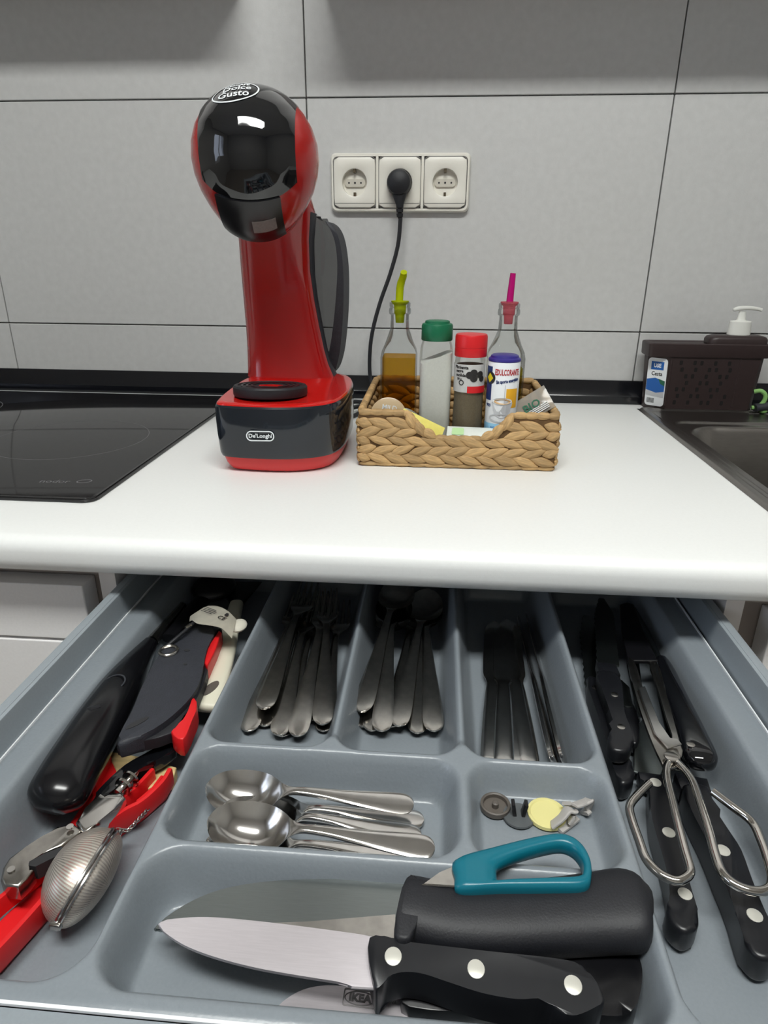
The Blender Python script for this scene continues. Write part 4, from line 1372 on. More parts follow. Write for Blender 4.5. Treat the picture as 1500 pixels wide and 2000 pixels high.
# ---------------------------------------------------------------- kitchen knives in the wide front compartment
def flat_knife(name, label, loc, blade, bz, bt, handle=None, hz=None, hm='black_handle', bev=.003, rivets=(), rz=0, edge=None, hseg=3, bladem='blade', group=None, hsm=4):
    k = thing(name, label, 'knife', loc, group)
    if blade:
        emit('blade', prism(blade, bz - bt / 2, bz + bt / 2, bt * .3, 1), M[bladem], k, sharp=30)
    if edge:
        emit('cutting_edge', prism(edge, bz + bt / 2 - .0002, bz + bt / 2 + .0002), M['blade_edge'], k, flat=True)
    if handle:
        emit('handle', prism(smooth(handle, hsm) if hsm else handle, hz[0], hz[1], bev, hseg), M[hm], k, sharp=60)
    for r in rivets:
        emit('rivet', disc((r[0], r[1], rz), .0042, .0007, 20, 'z', .0003), M['rivet'], k, sharp=40)
    return k
# 1: large chef's knife with a thick moulded handle
bl = smooth([(-0.0055,-0.8713),(-0.0514,-0.8752),(-0.0858,-0.8798),(-0.1102,-0.8870),(-0.1268,-0.8977),(-0.1381,-0.9117),(-0.1261,-0.9104),(-0.1037,-0.9071)], 4, False)[:] 
bl = [tuple(p) for p in bl] + [(-0.0677,-0.9083),(-0.0353,-0.9077),(-0.0092,-0.9072)]
K1 = flat_knife('chef_knife', 'large chef knife with a thick matte black moulded handle', (0.0515,-0.8868,-0.1000), bl, -.098, .0022)
emit('bevel_line', prism([(-0.1032,-0.9070),(-0.0582,-0.9014),(-0.0117,-0.8934),(-0.0108,-0.9064),(-0.0568,-0.9086)], -.0970, -.0967), M['steel_dull'], K1, flat=True)
hp = [(-0.0067,-0.8957,-0.0900),(-0.0007,-0.8964,-0.0900),(0.0177,-0.8984,-0.0905),(0.0445,-0.8962,-0.0905),(0.0743,-0.8919,-0.0905),(0.0961,-0.8885,-0.0895),(0.1123,-0.8865,-0.0880),(0.1208,-0.8864,-0.0880),(0.1243,-0.8872,-0.0880)]
emit('handle', sweep(smooth(hp, 4, False), [w for w in [.0330, .0345, .0350, .0352, .0353, .0354, .0355, .0357, .0360, .0364, .0370, .0374, .0378, .0380, .0382, .0384, .0386, .0390, .0395, .0400, .0405, .0412, .0420, .0424, .0420, .0405, .0385, .0350, .0300, .0260, .0210, .0130, .0040]],
     [.026] * 24 + [.0265, .026, .025, .023, .020, .018, .014, .009, .003], n=24, power=2.5), M['black_matte'], K1, sharp=60)
emit('bolster', prism(smooth([(-0.0073,-0.8868),(-0.0042,-0.8834),(-0.0008,-0.8838),(0.0012,-0.8945),(0.0003,-0.9088),(-0.0032,-0.9186),(-0.0106,-0.9174),(-0.0102,-0.9035)], 3), -.1045, -.0785, .005, 3), M['black_matte'], K1, sharp=60)
# 2: riveted cook's knife
b2 = [tuple(p) for p in smooth([(-0.0201,-0.9137),(-0.0667,-0.9115),(-0.1021,-0.9109),(-0.1207,-0.9125),(-0.1327,-0.9160),(-0.1207,-0.9231),(-0.1044,-0.9279),(-0.0826,-0.9315),(-0.0619,-0.9334),(-0.0316,-0.9352)], 4, False)] + [(-0.0299,-0.9369),(-0.0180,-0.9366)]
e2 = [(-0.1299,-0.9178),(-0.1054,-0.9248),(-0.0781,-0.9291),(-0.0524,-0.9304),(-0.0312,-0.9310),(-0.0315,-0.9358),(-0.0617,-0.9341),(-0.0824,-0.9322),(-0.1041,-0.9285),(-0.1203,-0.9237)]
h2 = [(-0.0231,-0.9173),(-0.0031,-0.9182),(0.0347,-0.9193),(0.0692,-0.9201),(0.0798,-0.9224),(0.0852,-0.9286),(0.0877,-0.9354),(0.0838,-0.9384),(0.0737,-0.9427),(0.0668,-0.9420),(0.0598,-0.9375),(0.0475,-0.9385),(0.0324,-0.9374),(0.0170,-0.9343),(0.0036,-0.9315),(-0.0061,-0.9316),(-0.0140,-0.9346),(-0.0182,-0.9391)]
K2 = flat_knife('cook_knife', 'wide bladed cook knife with three pale rivets in a black handle', (0.0229,-0.9179,-0.1000), b2, -.0925, .0018, h2, (-.1060, -.0865), rivets=[(-0.0108,-0.9252),(0.0291,-0.9276),(0.0741,-0.9309)], rz=-.0868, edge=None, bev=.0016, bladem='blade_pale')
# tip the cook knife so that its edge leans down towards the front
for ch in K2.children:
    for v in ch.data.vertices:
        v.co.z += (v.co.y + .010) * .16
# 3: small knife at the very front with stamped blade
b3 = [tuple(p) for p in smooth([(-0.0018,-0.9233),(-0.0284,-0.9226),(-0.0441,-0.9227),(-0.0562,-0.9259),(-0.0652,-0.9323),(-0.0693,-0.9392)], 4, False)] + [(-0.0018,-0.9347)]
K3 = flat_knife('paring_knife', 'short knife with a stamped pale blade at the front rim, dark satin handle', (0.0107,-0.9266,-0.1150), b3, -.1135, .0016, [(-0.0022,-0.9249),(0.0233,-0.9240),(0.0485,-0.9259),(0.0704,-0.9287),(0.0773,-0.9313),(0.0696,-0.9338),(0.0478,-0.9325),(-0.0018,-0.9344)], (-.1170, -.1050), hm='black_satin', bev=.004, bladem='blade_pale')
lp = (-0.0270,-0.9276,-0.1126)
stp = new()
o = rrect(-.0085, .0085, -.0042, .0042, .001, 3)
i_ = rrect(-.0079, .0079, -.0036, .0036, .001, 3)
rings([[(p[0], p[1], 0) for p in o], [(p[0], p[1], .0001) for p in o], [(p[0], p[1], .0001) for p in i_], [(p[0], p[1], 0) for p in i_]], stp, False, False)
join(stp, ring_flat(.0078, .0035, .0005, 36, .0001))
join(stp, text_bm('IKEA', .0052, .0001, bold=.0003, width=.0115))
l2 = text_bm('STAINLESS', .0022, .0001)
join(stp, xf(l2, Matrix.Translation((.017, .003, 0))))
join(stp, xf(text_bm('CHINA', .0022, .0001), Matrix.Translation((.0150, .000, 0))))
emit('stamp', xf(stp, Matrix.Translation((lp[0], lp[1], -.1126)) @ Matrix.Rotation(R(-2), 4, 'Z')), M['stamp'], K3, flat=True)
# 4: handle end of a knife underneath
K4 = flat_knife('bread_knife', 'knife mostly hidden under the others, rounded glossy black handle end showing at the right', (0.0896,-0.9088,-0.1150), [(0.0537,-0.9048),(-0.0030,-0.9042),(-0.0054,-0.9111),(0.0528,-0.9138)], -.118, .0016,
    [(0.0494,-0.9098),(0.0817,-0.9023),(0.1010,-0.8980),(0.1111,-0.8993),(0.1138,-0.9082),(0.1106,-0.9196),(0.1046,-0.9294),(0.0949,-0.9338),(0.0760,-0.9329),(0.0475,-0.9284)], (-.1175, -.0985), hm='black_satin', bev=.007, hseg=4)
# 5: teal loop handled tool on the ridge
TL = thing('cutter', 'small cutter with a teal looped plastic handle and grey blade, lying across the tray ridge', 'cutter', (0.0564,-0.8761,-0.0780))
oo = smooth([(0.0194,-0.8855),(0.0198,-0.8756),(0.0402,-0.8669),(0.0670,-0.8571),(0.0813,-0.8541),(0.0900,-0.8592),(0.0935,-0.8696),(0.0922,-0.8799),(0.0875,-0.8869),(0.0705,-0.8890),(0.0438,-0.8915),(0.0216,-0.8937)], 5)
ii = smooth([(0.0417,-0.8836),(0.0430,-0.8778),(0.0534,-0.8711),(0.0682,-0.8649),(0.0794,-0.8619),(0.0857,-0.8644),(0.0888,-0.8713),(0.0880,-0.8777),(0.0847,-0.8811),(0.0693,-0.8834),(0.0523,-0.8857),(0.0431,-0.8871)], 5)
tm = new()
lo, hi = -.0815, -.0715
rs = []
def inset(a, b, t):
    return [(p.x + (q.x - p.x) * t, p.y + (q.y - p.y) * t) for p, q in zip(a, b)]
def lev(t, z):
    return [(p[0], p[1], z) for p in inset(oo, ii, t)]
rs = [lev(0, -.0785), lev(.0, -.0745), lev(.10, -.0722), lev(.3, -.0712), lev(.7, -.0712), lev(.9, -.0722), lev(1, -.0745), lev(1, -.0785), lev(.9, -.0808), lev(.7, -.0818), lev(.3, -.0818), lev(.1, -.0808), lev(0, -.0785)]
rings(rs, tm, False, False)
bmesh.ops.remove_doubles(tm, verts=tm.verts[:], dist=1e-6)
emit('handle', tm, M['teal'], TL, sharp=70)
emit('blade', prism([(0.0208,-0.8763),(0.0205,-0.8898),(0.0021,-0.8901),(0.0113,-0.8823)], -.0782, -.0766, .0004, 1), M['steel_dull'], TL, sharp=30)

# ================================================================ left compartment
# long black gas lighter against the left wall
GL = thing('gas_lighter', 'long black gas lighter leaning along the left wall of the tray', 'lighter', (-0.2538,-0.7609,-0.1000))
gp = [(-0.2565,-0.6420,-0.1040),(-0.2526,-0.6762,-0.1010),(-0.2489,-0.7128,-0.0980),(-0.2444,-0.7544,-0.0960),(-0.2415,-0.7890,-0.0960),(-0.2396,-0.8147,-0.0970),(-0.2389,-0.8305,-0.0990),(-0.2394,-0.8378,-0.1020)]
gw = smooth([Vector((w, h, 0)) for w, h in ((.014, .014), (.024, .022), (.033, .028), (.038, .031), (.0395, .032), (.040, .032), (.037, .029), (.019, .015))], 4, False)
gs_ = smooth(gp, 4, False)
emit('body', sweep(gs_, [w.x for w in gw], [w.y for w in gw], n=28, power=2.15), M['lighter_black'], GL, sharp=60)
emit('nozzle', tube([(-0.2560,-0.6385,-0.1040),(-0.2564,-0.6063,-0.1060),(-0.2556,-0.5630,-0.1090)], [.0062, .0052, .0048], 16), M['steel_dull'], GL)
tp_ = (-0.2466,-0.7275,-0.0840)
emit('ring_mark', xf(ring_flat(.0095, .0095, .0012, 32, .0006), Matrix.Translation((tp_[0], tp_[1], -.0842)) @ Matrix.Rotation(R(-6), 4, 'Y') @ Matrix.Rotation(R(8), 4, 'X')), M['charcoal'], GL)
emit('trigger', sweep([(-0.2522,-0.7624,-0.0835),(-0.2454,-0.7635,-0.0812),(-0.2410,-0.7596,-0.0812)], [.004, .006, .004], [.003, .004, .003], n=10), M['black_handle'], GL)

# dark hand tool with red side grips, cord and tag
HT = thing('hand_tool', 'charcoal hand tool with red side grips and a white fabric tag', 'tool', (-0.2116,-0.7068,-0.1000))
top = [(-0.2072,-0.6352),(-0.1921,-0.6400),(-0.1889,-0.6746),(-0.1824,-0.7039),(-0.1787,-0.7287),(-0.1826,-0.7533),(-0.1932,-0.7769),(-0.2113,-0.7933),(-0.2156,-0.7794),(-0.2174,-0.7587),(-0.2224,-0.7293),(-0.2262,-0.6933),(-0.2235,-0.6698)]
emit('body', prism(smooth(top, 3), -.0985, -.084, .005, 3), M['charcoal'], HT, sharp=50)
side = [(-0.1935,-0.6337),(-0.1867,-0.6401),(-0.1830,-0.6851),(-0.1790,-0.7099),(-0.1774,-0.7404),(-0.1813,-0.7599),(-0.1815,-0.7733),(-0.2079,-0.7874),(-0.2151,-0.7880),(-0.1974,-0.7681),(-0.1857,-0.7461),(-0.1821,-0.7203),(-0.1866,-0.6928),(-0.1929,-0.6641)]
emit('side_grip', prism(smooth(side, 3), -.0985, -.0895, .004, 2), M['black_matte'], HT, sharp=50)
emit('red_grip', prism([(-0.1898,-0.6401),(-0.1860,-0.6432),(-0.1831,-0.6695),(-0.1811,-0.6966),(-0.1874,-0.6899),(-0.1899,-0.6669)], -.100, -.0862, .0015, 2), M['red_plastic'], HT, sharp=50)
emit('red_grip', prism(smooth([(-0.1790,-0.7363),(-0.1723,-0.7462),(-0.1703,-0.7636),(-0.1697,-0.7827),(-0.1811,-0.7757),(-0.1777,-0.7665),(-0.1771,-0.7526)], 3), -.102, -.0862, .002, 2), M['red_plastic'], HT, sharp=50)
ep = (-0.2202,-0.6813,-0.0835)
tor = new()
rs = []
for k in range(28):
    a = 2 * math.pi * k / 28
    rs.append([(ep[0] + (.0072 + .0016 * math.cos(b)) * math.cos(a), ep[1] + (.0072 + .0016 * math.cos(b)) * math.sin(a), -.0830 + .0016 * math.sin(b)) for b in [2 * math.pi * q / 10 for q in range(10)]])
rs.append(rs[0])
rings(rs, tor, False, False)
bmesh.ops.remove_doubles(tor, verts=tor.verts[:], dist=1e-7)
emit('eyelet', tor, M['steel_dull'], HT)
for q, (w, h, a) in zip([(-0.2053,-0.6780),(-0.1993,-0.6978),(-0.2076,-0.7718)], ((.0026, .0017, 0), (.0016, .0012, 0), (.0090, .0024, 52))):
    emit('hole', xf(disc((0, 0, 0), 1, .0005, 20), Matrix.Translation((q[0], q[1], -.0841)) @ Matrix.Rotation(R(a), 4, 'Z') @ Matrix.Diagonal((w, h, 1, 1))), M['dark_print'], HT, flat=True)
emit('cord', tube(smooth([(-0.2242,-0.6746,-0.0830),(-0.2186,-0.6658,-0.0800),(-0.2133,-0.6534,-0.0780),(-0.2090,-0.6389,-0.0770),(-0.2069,-0.6262,-0.0790)], 4, False), .0017, 10), M['black_matte'], HT)
emit('cord_tip', tube([(-0.2148,-0.6543,-0.0775),(-0.2122,-0.6486,-0.0772)], .0021, 10), M['steel'], HT)
tagbm = new()
tt = smooth([(-0.2177,-0.6333,-0.0770),(-0.2103,-0.6337,-0.0715),(-0.2040,-0.6264,-0.0700),(-0.1936,-0.6255,-0.0700),(-0.1820,-0.6320,-0.0710),(-0.1721,-0.6405,-0.0740)], 4, False)
tu = smooth([(-0.2165,-0.6398,-0.0790),(-0.2113,-0.6450,-0.0745),(-0.2029,-0.6545,-0.0715),(-0.1898,-0.6575,-0.0710),(-0.1786,-0.6608,-0.0715),(-0.1670,-0.6714,-0.0740)], 4, False)
V = [[tagbm.verts.new(Vector(a) + (Vector(b) - Vector(a)) * (k / 4) + Vector((0, 0, .0012 * math.sin(math.pi * k / 4)))) for k in range(5)] for a, b in zip(tt, tu)]
for i in range(len(V) - 1):
    for k in range(4):
        tagbm.faces.new((V[i][k], V[i + 1][k], V[i + 1][k + 1], V[i][k + 1]))
bmesh.ops.solidify(tagbm, geom=tagbm.faces[:], thickness=.0004)
tgo = emit('tag', tagbm, M['tag'], HT, sharp=60)
fold = ellipsoid((-0.1694,-0.6442,-0.0780), .0075, .010, .004, 16, 8)
emit('tag', fold, M['tag'], HT)
# print on the tag
a0, a1 = Vector(tt[10]), Vector(tt[16])
ux = (Vector(tt[17]) - Vector(tt[9])).normalized()
uy = (Vector(tt[12]) - Vector(tu[12])).normalized()
uy = (uy - ux * uy.dot(ux)).normalized()
uz = ux.cross(uy).normalized()
mid = (Vector(tt[13]) + Vector(tu[13])) / 2
tm_ = Matrix((ux, uy, uz)).transposed().to_4x4()
pt = new()
for k in range(4):
    box(-.0165, -.0045 + (.002 if k in (1, 2) else 0), .0036 - k * .0022, .0042 - k * .0022, 0, .0002, bm=pt)
join(pt, xf(text_bm('CE', .0070, .0002), Matrix.Translation((.0070, -.0028, 0))))
join(pt, xf(text_bm('a', .0075, .0002, bold=.0004), Matrix.Translation((.0075, .0045, 0))))
emit('tag_print', xf(pt, Matrix.Translation(mid + uz * .0024) @ tm_), M['ink_black'], HT, flat=True)

# cream plastic handle with a hanging hole
CH = thing('spatula', 'cream plastic spatula handle with a hanging hole beside the red gripped tool', 'spatula', (-0.1812,-0.6679,-0.1050))
cpth = [(-0.2023,-0.5485,-0.1120),(-0.1933,-0.5954,-0.1080),(-0.1836,-0.6424,-0.1050),(-0.1780,-0.6804,-0.1040),(-0.1756,-0.7064,-0.1040),(-0.1747,-0.7222,-0.1050),(-0.1747,-0.7273,-0.1060)]
emit('handle', sweep(smooth(cpth, 4, False), [.014 + .0005 * k for k in range(18)] + [.0225, .0225, .0220, .0210, .0185, .014, .006], [.0105] * 22 + [.009, .007, .004], n=20, power=2.6), M['cream'], CH, sharp=60)
hq = (-0.1764,-0.7077,-0.0985)
emit('hanging_hole', xf(disc((0, 0, 0), 1, .0006, 24), Matrix.Translation((hq[0] + .0005, hq[1], -.0992)) @ Matrix.Rotation(R(-18), 4, 'Z') @ Matrix.Diagonal((.0044, .0100, 1, 1))), M['knob_brown'], CH, flat=True)
emit('blade', sweep([(-0.2023,-0.5485,-0.1120),(-0.2060,-0.5264,-0.1120),(-0.2101,-0.5005,-0.1120)], [.014, .030, .045], [.009, .004, .002], n=14), M['black_satin'], CH)
# a dark utensil head behind, at the far end
UH = thing('ladle', 'black utensil lying in shade at the far end of the left compartment', 'utensil', (-0.2344,-0.5550,-0.1100))
emit('handle', sweep([(-0.2447,-0.6260,-0.1080),(-0.2405,-0.5800,-0.1080),(-0.2374,-0.5456,-0.1080)], [.014, .016, .018], [.010, .010, .010], n=14), M['black_satin'], UH)
emit('bowl', ellipsoid((-0.2329,-0.5278,-0.1050), .024, .026, .011), M['black_satin'], UH)

# red plastic tongs
RT = thing('tongs', 'bright red plastic tongs with channelled arms lying diagonally under the corkscrew', 'tongs', (-0.2136,-0.8571,-0.1200))
armR = [(-0.1799,-0.7850),(-0.1945,-0.7848),(-0.1990,-0.8072),(-0.2109,-0.8293),(-0.2211,-0.8495),(-0.2304,-0.8737),(-0.2380,-0.8966),(-0.2436,-0.9149),(-0.2285,-0.9363),(-0.2216,-0.9216),(-0.2138,-0.8920),(-0.2107,-0.8685),(-0.2070,-0.8452),(-0.1885,-0.8162),(-0.1803,-0.7991)]
emit('arm', prism(armR, -.1272, -.1230, .0006, 1), M['red_plastic'], RT)
emit('arm_wall', sweep(smooth([(-0.1778,-0.7917,-0.1120),(-0.1787,-0.8042,-0.1120),(-0.1853,-0.8210,-0.1120),(-0.1947,-0.8312,-0.1120),(-0.2036,-0.8480,-0.1120),(-0.2078,-0.8713,-0.1120),(-0.2107,-0.8947,-0.1120),(-0.2184,-0.9238,-0.1120),(-0.2250,-0.9386,-0.1120)], 4, False), .0036, .0150, n=12, power=6), M['red_plastic'], RT)
emit('arm_wall', sweep(smooth([(-0.1921,-0.7888,-0.1150),(-0.1978,-0.8084,-0.1150),(-0.2095,-0.8305,-0.1150),(-0.2196,-0.8506,-0.1150),(-0.2287,-0.8748,-0.1150),(-0.2385,-0.8941,-0.1150),(-0.2449,-0.9113,-0.1150)], 4, False), .0034, .0130, n=12, power=6), M['red_plastic'], RT)
emit('arm', prism([(-0.2302,-0.8040),(-0.2376,-0.7677),(-0.2301,-0.7692),(-0.2203,-0.7758),(-0.2193,-0.7870),(-0.2202,-0.8128),(-0.2235,-0.8444),(-0.2291,-0.8752),(-0.2366,-0.8734),(-0.2322,-0.8412)], -.1272, -.1190, .0008, 1), M['red_plastic'], RT)
emit('arm_wall', sweep([(-0.2267,-0.8074,-0.1120),(-0.2300,-0.7913,-0.1120),(-0.2323,-0.7750,-0.1120)], .0036, .0140, n=12, power=6), M['red_plastic'], RT)
emit('rib', sweep([(-0.1852,-0.7900,-0.1180),(-0.1871,-0.8017,-0.1180),(-0.1933,-0.8131,-0.1190)], .003, .009, n=10, power=5), M['red_plastic'], RT)

WD = thing('wooden_stick', 'pale stained wooden stick under the red tongs', 'stick', (-0.2076,-0.7735,-0.1240))
emit('stick', xf(prism([(-0.2394,-0.7646),(-0.2127,-0.7688),(-0.1805,-0.7766),(-0.1782,-0.7885),(-0.1998,-0.8028),(-0.2215,-0.7853)], -.1276, -.1180, .0006, 1), Matrix.Identity(4)), M['wood'], WD)

BP = thing('peeler', 'slim black plastic utensil lying across the red tongs above the corkscrew', 'utensil', (-0.2017,-0.7982,-0.1050))
emit('handle', prism(smooth([(-0.1882,-0.7651),(-0.1807,-0.7741),(-0.1920,-0.7876),(-0.2014,-0.8002),(-0.2076,-0.8148),(-0.2136,-0.8242),(-0.2183,-0.8220),(-0.2162,-0.8091),(-0.2103,-0.7922),(-0.2002,-0.7790)], 3), -.1135, -.1040, .003, 3), M['black_gloss'], BP, sharp=60)

# corkscrew
CK = thing('corkscrew', 'steel lever corkscrew lying on the red tongs', 'corkscrew', (-0.2183,-0.8600,-0.1000))
lv = [(-0.2387,-0.8888),(-0.2420,-0.8814),(-0.2425,-0.8748),(-0.2357,-0.8678),(-0.2303,-0.8595),(-0.2263,-0.8499),(-0.2217,-0.8527),(-0.2178,-0.8472),(-0.2092,-0.8520),(-0.2162,-0.8643),(-0.2241,-0.8700),(-0.2304,-0.8759),(-0.2298,-0.8790),(-0.2236,-0.8808),(-0.2241,-0.8866),(-0.2258,-0.8923),(-0.2342,-0.8920)]
emit('lever', prism(lv, -.1120, -.1000, .0016, 3), M['steel_dull'], CK, sharp=40)
emit('lever_slot', prism([(-0.2150,-0.8648),(-0.2236,-0.8710),(-0.2287,-0.8764),(-0.2276,-0.8791),(-0.2231,-0.8794),(-0.2125,-0.8693)], -.1100, -.0998), M['dark_print'], CK, flat=True)
emit('lever', prism([(-0.2158,-0.8477),(-0.2151,-0.8371),(-0.2135,-0.8267),(-0.2096,-0.8276),(-0.2081,-0.8249),(-0.2022,-0.8257),(-0.1983,-0.8205),(-0.1932,-0.8262),(-0.1964,-0.8363),(-0.2017,-0.8473),(-0.2059,-0.8558)], -.1130, -.0980, .0045, 4), M['steel'], CK, sharp=50)
emit('hinge_pin', disc((-0.2164,-0.8527,-0.0978), .0022, .001, 16), M['steel'], CK)
emit('hinge_pin', disc((-0.2358,-0.8827,-0.0998), .0022, .0008, 16), M['steel'], CK)
w0, w1 = [Vector(p) for p in [(-0.2033,-0.8190,-0.1030),(-0.1981,-0.7991,-0.1030)]]
dw = (w1 - w0).normalized()
wq = dw.to_track_quat('Z', 'Y').to_matrix().to_4x4()
LW_ = (w1 - w0).length
emit('worm_shaft', xf(lathe([(.0, 0), (.0030, 0), (.0030, LW_ * .25), (.0062, LW_ * .27), (.0066, LW_ * .36), (.0030, LW_ * .40), (.0026, LW_ * .60), (.0062, LW_ * .63), (.0064, LW_ * .70), (.0028, LW_ * .76), (.0014, LW_), (.0, LW_)], 20), Matrix.Translation(w0) @ wq), M['chrome'], CK)

# tea infuser ball
ia, ib = [Vector(p) for p in [(-0.1913,-0.8493,-0.1060),(-0.1947,-0.9080,-0.1060)]]
ic = (ia + ib) / 2
ax = (ia - ib).normalized()
il = (ia - ib).length / 2
n_ = Vector((-.80, -.30, .42))
n_ = (n_ - ax * n_.dot(ax)).normalized()
b_ = n_.cross(ax)
TI = thing('tea_infuser', 'oval steel mesh tea infuser with a chain, beside the red tongs', 'infuser', ic)
def half(sg, depth):
    bm = new()
    uvl = bm.loops.layers.uv.new('UVMap')
    nu, nv = 32, 10
    V = []
    for j in range(nv + 1):
        f = math.pi / 2 * j / nv
        row = []
        for i in range(nu):
            a = 2 * math.pi * i / nu
            c = max(math.cos(f), 1e-3)
            p = ic + ax * (il * .97 * math.cos(a) * c) + b_ * (.0225 * math.sin(a) * c) + n_ * (sg * depth * math.sin(f) + sg * .0008)
            row.append(bm.verts.new(p))
        V.append(row)
    for j in range(nv):
        for i in range(nu):
            k = (i + 1) % nu
            f = bm.faces.new((V[j][i], V[j][k], V[j + 1][k], V[j + 1][i]))
            for l, (uu, vv) in zip(f.loops, ((i, j), (i + 1, j), (i + 1, j + 1), (i, j + 1))):
                l[uvl].uv = (uu / nu, vv / nv)
    return bm
emit('mesh_half', half(1, .021), M['mesh'], TI, sharp=180)
emit('mesh_half', half(-1, .013), M['mesh'], TI, sharp=180)
rp = [ic + ax * (il * math.cos(2 * math.pi * k / 48)) + b_ * (.0235 * math.sin(2 * math.pi * k / 48)) for k in range(49)]
for o_ in (.0011, -.0011):
    emit('rim', tube([p + n_ * o_ for p in rp], .0010, 8, None, False), M['steel'], TI)
emit('clasp', xf(box(-.004, .004, -.002, .002, -.002, .002, .0008), Matrix.Translation(ia + ax * .002)), M['steel_dull'], TI)
emit('hinge', xf(box(-.003, .003, -.0015, .0015, -.002, .002, .0006), Matrix.Translation(ib - ax * .001)), M['steel_dull'], TI)
cpts = smooth([ia + ax * .004] + [Vector(p) for p in [(-0.1852,-0.8430,-0.1080),(-0.1836,-0.8337,-0.1100),(-0.1836,-0.8178,-0.1160)]], 6, False)
cs_ = []
L_ = 0
for a, b in zip(cpts, cpts[1:]):
    cs_.append((L_, a, (b - a)))
    L_ += (b - a).length
nl = 13
for k in range(nl):
    s = L_ * (k + .5) / nl
    for l0, a, d in reversed(cs_):
        if s >= l0:
            p, dv = a + d.normalized() * (s - l0), d.normalized()
            break
    q = dv.to_track_quat('X', 'Z').to_matrix().to_4x4()
    lk = [(.0026 * math.cos(2 * math.pi * t / 12), .0013 * math.sin(2 * math.pi * t / 12), 0) for t in range(13)]
    emit('chain_link', xf(tube(lk, .00045, 6, None, False), Matrix.Translation(p) @ q @ Matrix.Rotation(R(90 * (k % 2)), 4, 'X')), M['steel'], TI)

# ================================================================ right compartment
def small_rivets(k, pts, z, r=.0036, m='rivet'):
    for p in pts:
        emit('rivet', disc((p[0], p[1], z), r, .0007, 18, 'z', .0002), M[m], k, sharp=40)
# steak knife with stepped handle on the left, serrated blade pointing back
def serrated(line, w, z, name, k, tw=.0016, n=26, m='blade'):
    a, b = Vector((line[0][0], line[0][1])), Vector((line[1][0], line[1][1]))
    d = (b - a).normalized()
    s = Vector((-d.y, d.x))
    pts = []
    for i in range(n + 1):
        t = i / n
        pts.append(a + (b - a) * t + s * (.0010 * (i % 2)) + s * (w * .5 * (1 - .55 * max(0, t - .7) / .3)))
    for i in range(8, -1, -1):
        t = i / 8
        pts.append(a + (b - a) * t - s * (w * .5 * (1 - .9 * max(0, t - .75) / .25)))
    return emit(name, prism(pts, z - tw / 2, z + tw / 2), M[m], k, flat=True)
SA = thing('steak_knife', 'serrated steak knife, upper of the stacked pair beside the right tray ridge', 'knife', (0.1530,-0.7009,-0.1000))
serrated([(0.1598,-0.6431),(0.1825,-0.5238)], .018, -.1000, 'blade', SA)
emit('bolster', prism([(0.1485,-0.6446),(0.1652,-0.6462),(0.1652,-0.6618),(0.1479,-0.6590)], -.106, -.0965, .001, 2), M['black_handle'], SA)
emit('handle', prism(smooth([(0.1460,-0.6590),(0.1632,-0.6619),(0.1602,-0.6873),(0.1551,-0.7133),(0.1547,-0.7338),(0.1518,-0.7489),(0.1446,-0.7569),(0.1356,-0.7556),(0.1351,-0.7439),(0.1427,-0.7292),(0.1439,-0.7112),(0.1444,-0.6887)], 3), -.1080, -.0950, .003, 3), M['black_handle'], SA, sharp=60)
small_rivets(SA, [(0.1524,-0.6926),(0.1478,-0.7316)], -.0953, .0030, 'steel_dull')
SBK = thing('steak_knife', 'serrated steak knife, lower of the stacked pair beside the right tray ridge', 'knife', (0.1459,-0.7138,-0.1150))
serrated([(0.1494,-0.6531),(0.1675,-0.5293)], .018, -.1180, 'blade', SBK)
emit('handle', prism(smooth([(0.1412,-0.6488),(0.1534,-0.6536),(0.1520,-0.6817),(0.1478,-0.7195),(0.1507,-0.7417),(0.1524,-0.7571),(0.1485,-0.7693),(0.1398,-0.7730),(0.1378,-0.7609),(0.1390,-0.7373),(0.1392,-0.7022)], 3), -.1265, -.1095, .004, 3), M['black_handle'], SBK, sharp=60)
small_rivets(SBK, [(0.1449,-0.6644)], -.1098, .0026, 'steel_dull')
# small serrated knife behind
SC_ = thing('paring_knife', 'small serrated blade standing behind the steak knife handles', 'knife', (0.1746,-0.6367,-0.1100))
serrated([(0.1651,-0.6844),(0.1708,-0.6489)], .012, -.1120, 'blade', SC_, n=12)
emit('handle', prism(smooth([(0.1637,-0.6794),(0.1744,-0.6798),(0.1670,-0.7213),(0.1596,-0.7231)], 3), -.1240, -.1130, .003, 2), M['black_handle'], SC_, sharp=60)

# carving knife with three rivets, centre
CKN = thing('carving_knife', 'carving knife with black riveted handle under the left loop of the shears', 'knife', (0.1630,-0.7975,-0.1150))
emit('blade', prism([(0.1679,-0.7059),(0.1818,-0.6878),(0.1850,-0.7150),(0.1769,-0.7486),(0.1728,-0.7550),(0.1623,-0.7559),(0.1545,-0.7526)], -.1185, -.1168, .0004, 1), M['blade'], CKN, sharp=30)
emit('blade_spine', prism([(0.1738,-0.6917),(0.1844,-0.6194),(0.1993,-0.5565),(0.2069,-0.5653),(0.1818,-0.6878)], -.1185, -.1168, .0004, 1), M['blade'], CKN, sharp=30)
emit('bolster', prism([(0.1555,-0.7578),(0.1715,-0.7594),(0.1708,-0.7663),(0.1601,-0.7691),(0.1550,-0.7647)], -.1225, -.1120, .001, 2), M['black_handle'], CKN)
emit('handle', prism(smooth([(0.1615,-0.7659),(0.1708,-0.7666),(0.1680,-0.7864),(0.1643,-0.8101),(0.1606,-0.8352),(0.1585,-0.8560),(0.1569,-0.8719),(0.1528,-0.8788),(0.1458,-0.8817),(0.1405,-0.8763),(0.1401,-0.8688),(0.1450,-0.8588),(0.1481,-0.8434),(0.1495,-0.8251),(0.1510,-0.8051),(0.1555,-0.7852)], 3), -.1255, -.1080, .003, 3), M['black_handle'], CKN, sharp=60)
